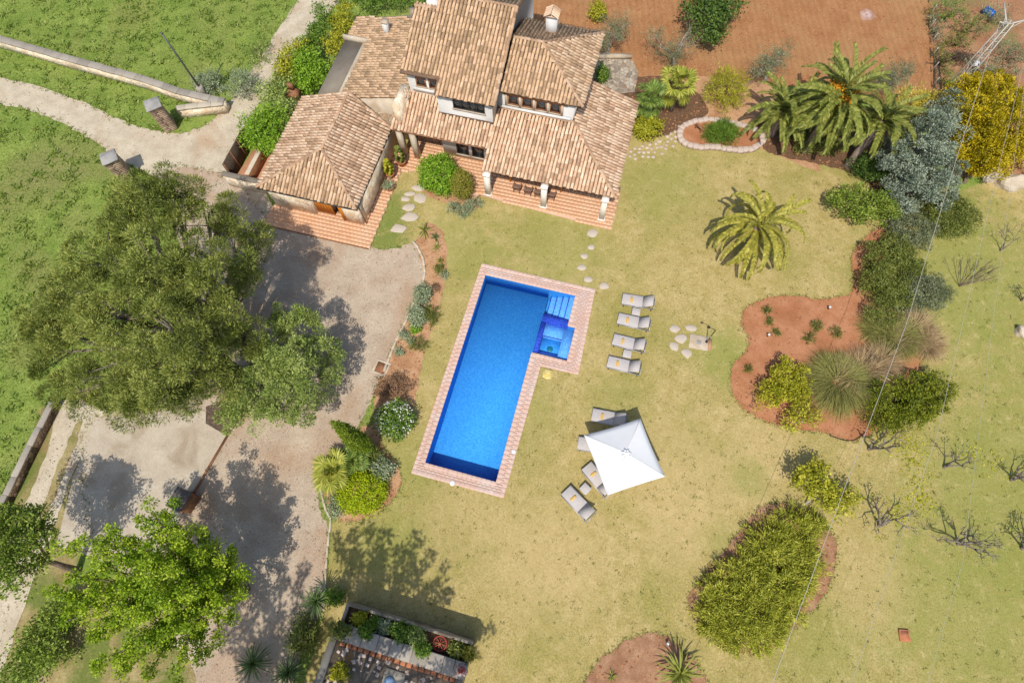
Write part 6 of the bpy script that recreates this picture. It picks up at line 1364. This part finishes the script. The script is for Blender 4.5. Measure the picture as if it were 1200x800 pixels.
MB().box(.103, OL-.103, -.99, -.143, 1.252, 1.5).build('soil', M['soil'], ob)
MB().box(-.06, OL+.03, -1.75, -1.003, 1.253, 1.95).build('parapet', M['plaster'], ob)
cp_ = MB(); s = 0
while s < OL: l = min(RNG.uniform(.5, .9), OL-s); cp_.cham(s-.04, s+l-.06, -1.78, -.98, 1.953, 2.01+RNG.normal(0, .006), .02); s += l
cp_.build('coping_slabs', M['cope'], ob, kind='stuff')
MB().box(.1, OL, -9, -1.753, 1.253, 1.6).build('roof_deck', M['roofdeck'], ob)
MB().box(-.25, .097, -9, -1.753, 1.253, 1.95).build('parapet', M['cope'], ob)
MB().box(OL-.35, OL+.02, -9, -1.753, 1.253, 1.8).build('parapet', M['plaster'], ob)
u = .3
tl = MB()
while u < OL-.4: tl.cham(u, u+.26, -2.05, -1.78, 1.602, 1.68+RNG.normal(0, .01), .03); u += .34
tl.build('edge_tiles', M['terracotta'], ob, kind='stuff')
sl = MB().box(3.05, 4.15, -3.3, -2.35, 1.602, 1.72).build('skylight', M['cope_pale'], ob); MB().lathe([(.32, 0), (.28, .12), (.15, .2), (.03, .22)], (3.45, -2.95, 1.722), 14).build('dome', M['lid'], sl, True)
MB().box(6.3, OL-.36, -5, -2.3, 1.602, 1.63).build('concrete_pad', M['cope'], ob)
def onroof(name, label, cat, u, v, z, group=None): p = ow(u, v); return thing(name, label, cat, (p[0], p[1], z), ou, group)
GQ = 'plants in the parapet trough'
for u, r, h, mt, lab in ((.9, .28, .5, 'yellow', 'yellow green succulent at the left end of the trough'), (1.7, .26, .45, 'mid', 'small green plant near the left end of the trough'), (2.3, .35, .4, 'silver', 'grey prickly plant left of the green mound in the trough'), (3.3, .5, .75, 'mid', 'dense green mound in the middle of the trough'), (4.1, .48, .7, 'feather', 'light green mound right of the trough middle'), (6.4, .35, .45, 'olivegreen', 'olive plant right of the cartwheel in the trough'), (7.0, .3, .4, 'red', 'reddish plant near the right end of the trough')):
    t_ = onroof('trough_plant', lab, 'plant', u, -.55, 1.5, GQ); mb, tp_ = crown([(np.array([0, 0, h*.45]), np.array([r, r*.85, h*.5]))], int(40+r*160), 12, .16, .14, .08, zmin=.01); mb.build('foliage', L[mt], t_)
    MB().tube([(0, 0, -.05), (0, 0, h*.5)], .03, 5).build('stem', M['bark'], t_)
t_ = onroof('cart_wheel', 'faded red cartwheel lying in the parapet trough', 'wheel', 5.4, -.55, 1.58)
wm = MB(); an = np.linspace(0, 2*math.pi, 25)[:-1]
for k in range(24): a, c = an[k], an[(k+1) % 24]; wm.tube([(.36*math.cos(a), .36*math.sin(a), 0), (.36*math.cos(c), .36*math.sin(c), 0)], .04, 5)
wm.build('rim', M['red_paint'], t_)
for k in range(8): a = k*math.pi/4; MB().tube([(0, 0, 0), (.35*math.cos(a), .35*math.sin(a), 0)], .022, 5).build('spoke', M['red_paint'], t_)
MB().lathe([(.09, -.05), (.09, .06), (.04, .08)], n=12).build('hub', M['brown_wood'], t_)
t_ = onroof('flower_basket', 'red and white flower dish on the pale parapet', 'flower dish', 6.95, -1.35, 2.01)
MB().lathe([(.2, 0), (.3, .08), (.3, .1), (.05, .09)], n=16).build('dish', M['slate_l'], t_)
fm = MB(); Q = RNG.normal(0, .12, (90, 3))*np.array([1.3, .9, .3])+np.array([0, 0, .16]); leaves(fm, Q, unit(RNG.normal(0, 1, Q.shape)), .1, .08, RNG.uniform(0, 1, 90)); fm.build('flowers', M['red_paint'], t_, kind='stuff')
for u, v, r, h, mt, lab in ((.2, -1.3, .5, .5, 'olivegreen', 'green weed spilling over the left end of the parapet'), (1.5, -1.0, .35, .25, 'mid', 'creeper hanging from the trough onto the parapet'), (4.7, -1.0, .35, .3, 'mid', 'green creeper falling over the middle of the parapet'), (.8, -3.2, .45, .25, 'yellow', 'yellow weeds growing on the left part of the roof')):
    t_ = onroof('roof_weed', lab, 'weed', u, v, 1.62 if v < -2 else 2.0, 'weeds on the outbuilding'); mb, tp_ = crown([(np.array([0, 0, h*.4]), np.array([r, r*.8, h*.6]))], int(30+r*120), 14, .15, .13, .07, zmin=.01); mb.build('foliage', L[mt], t_); MB().tube([(0, 0, -.03), (0, 0, h*.4)], .02, 5).build('stem', M['bark'], t_)
rub = MB()
for k in range(160):
    u, v = RNG.uniform(.3, OL-1.2), RNG.uniform(-6, -2.1); r = RNG.uniform(.03, .12); rub.cham(u-r, u+r, v-r*.8, v+r*.8, 1.6, 1.6+r*.7, r*.2, RNG.uniform(0, 3))
rub.build('roof_debris', M['ringstone'], ob, kind='stuff')

# ------------------------------------------------------------ loose ground detail: clods, stones, weeds
def bits(name, n, region, excl, r0, r1, mat, z=.03, flat=.6):
    region = np.asarray(region); x0, y0 = region.min(0); x1, y1 = region.max(0); X = RNG.uniform(x0, x1, n); Y = RNG.uniform(y0, y1, n); ok = inside(region, X, Y)
    for e in excl: ok &= ~inside(np.asarray(e), X, Y)
    X, Y = X[ok], Y[ok]; n = len(X); r = RNG.uniform(0, 1, n)**3*(r1-r0)+r0
    T = np.array([(-1, -.8, -.2), (.9, -1, -.2), (1, .9, -.2), (-.9, 1, -.2), (-.5, -.5, .8), (.6, -.4, 1), (.5, .5, .8), (-.4, .6, .9)])
    V = (T[None]+RNG.normal(0, .22, (n, 8, 3)))*r[:, None, None]*np.array([1, 1, flat]); a = RNG.uniform(0, 6.28, n); c, s_ = np.cos(a)[:, None], np.sin(a)[:, None]
    x = V[:, :, 0].copy(); V[:, :, 0] = x*c-V[:, :, 1]*s_+X[:, None]; V[:, :, 1] = x*s_+V[:, :, 1]*c+Y[:, None]; V[:, :, 2] += z
    F = np.array([(4, 5, 6, 7), (0, 1, 5, 4), (1, 2, 6, 5), (2, 3, 7, 6), (3, 0, 4, 7)]); F = (F[None]+8*np.arange(n)[:, None, None]).reshape(-1, 4)
    return MB().add(V.reshape(-1, 3), F).build(name, M[mat], kind='stuff')
M['clod'] = island('earth_clods', [(.1, S(150, 96, 64)), (.5, S(184, 128, 92)), (.9, S(200, 148, 110)), (.99, S(214, 186, 160))], 1, .3, .95, .4, 15)
M['pebble'] = island('pebbles', [(.1, S(150, 132, 112)), (.5, S(196, 180, 158)), (.95, S(228, 218, 202))], 1, .3, .95, .4, 15)
for w_ in pl_beds: 
    w_ = np.asarray(w_); A = float(np.prod(w_.max(0)-w_.min(0))); bits('clods', int(A*16), w_, [], .015, .07, 'clod', .036)
fld = poly_px([(640, -10), (640, 70), (720, 110), (800, 90), (900, 98), (1000, 105), (1094, 128), (1092, 50), (1086, -10)])
bits('clods', 9000, fld, [], .02, .075, 'clod', .022, .6)
bits('pebbles', 5000, pl_road, [], .015, .06, 'pebble', .016); bits('pebbles', 6500, pl_drive, [pl_conc], .012, .05, 'pebble', .022); bits('pebbles', 1500, pl_track, [], .015, .06, 'pebble', .026)
def weeds(name, n, region, excl, h, rad, mat, per=9):
    region = np.asarray(region); x0, y0 = region.min(0); x1, y1 = region.max(0); X = RNG.uniform(x0, x1, n); Y = RNG.uniform(y0, y1, n); ok = inside(region, X, Y)
    for e in excl: ok &= ~inside(np.asarray(e), X, Y)
    X, Y = X[ok], Y[ok]; n = len(X); s_ = RNG.uniform(.5, 1.4, n); C_ = np.repeat(np.stack([X, Y, np.full(n, .02)], 1), per, 0); sz = np.repeat(s_, per)[:, None]
    C_[:, :2] += RNG.normal(0, rad, (n*per, 2))*sz; d = unit(RNG.normal(0, 1, (n*per, 3))*np.array([1, 1, .3])+np.array([0, 0, .5])); mb = MB()
    leaves(mb, C_, d, h, h*.35, np.repeat(RNG.uniform(0, 1, n), per), .8); mb.build(name, L[mat], kind='stuff')
L['weed'] = leafy('lawn_weeds', S(92, 98, 44), S(124, 128, 60), S(158, 154, 84), .2)
weeds('lawn_weeds', 2200, view_l, [pool_w, house_w]+pl_beds, .09, .07, 'weed')
weeds('field_weeds', 2600, view_f, [pl_road, pl_track, pl_drive], .3, .16, 'grass_f', 12)
weeds('leaf_litter', 2600, pl_drive, [pl_conc], .09, .2, 'brown', 5)
rag = []
for w_ in pl_beds[3:4]+pl_beds[5:7]+pl_beds[1:2]:
    w_ = np.asarray(w_)
    for k in range(len(w_)):
        a, b = w_[k-1], w_[k]; m_ = int(np.linalg.norm(b-a)*9)
        for q in range(m_): rag.append(a+(b-a)*RNG.uniform()+RNG.normal(0, .05, 2))
for w_ in (pl_road, pl_drive):
    for k in range(len(w_)):
        a, b = w_[k-1], w_[k]; m_ = int(np.linalg.norm(b-a)*7)
        for q in range(m_): rag.append(a+(b-a)*RNG.uniform()+RNG.normal(0, .14, 2))
rag = np.array(rag); C_ = np.repeat(np.c_[rag, np.full(len(rag), .02)], 6, 0); C_[:, :2] += RNG.normal(0, .07, (len(C_), 2)); mb = MB()
leaves(mb, C_, unit(RNG.normal(0, 1, C_.shape)*np.array([1, 1, .3])+np.array([0, 0, .5])), .12, .04, RNG.uniform(0, 1, len(C_)), .8); mb.build('edge_grass', L['olivegreen'], kind='stuff')
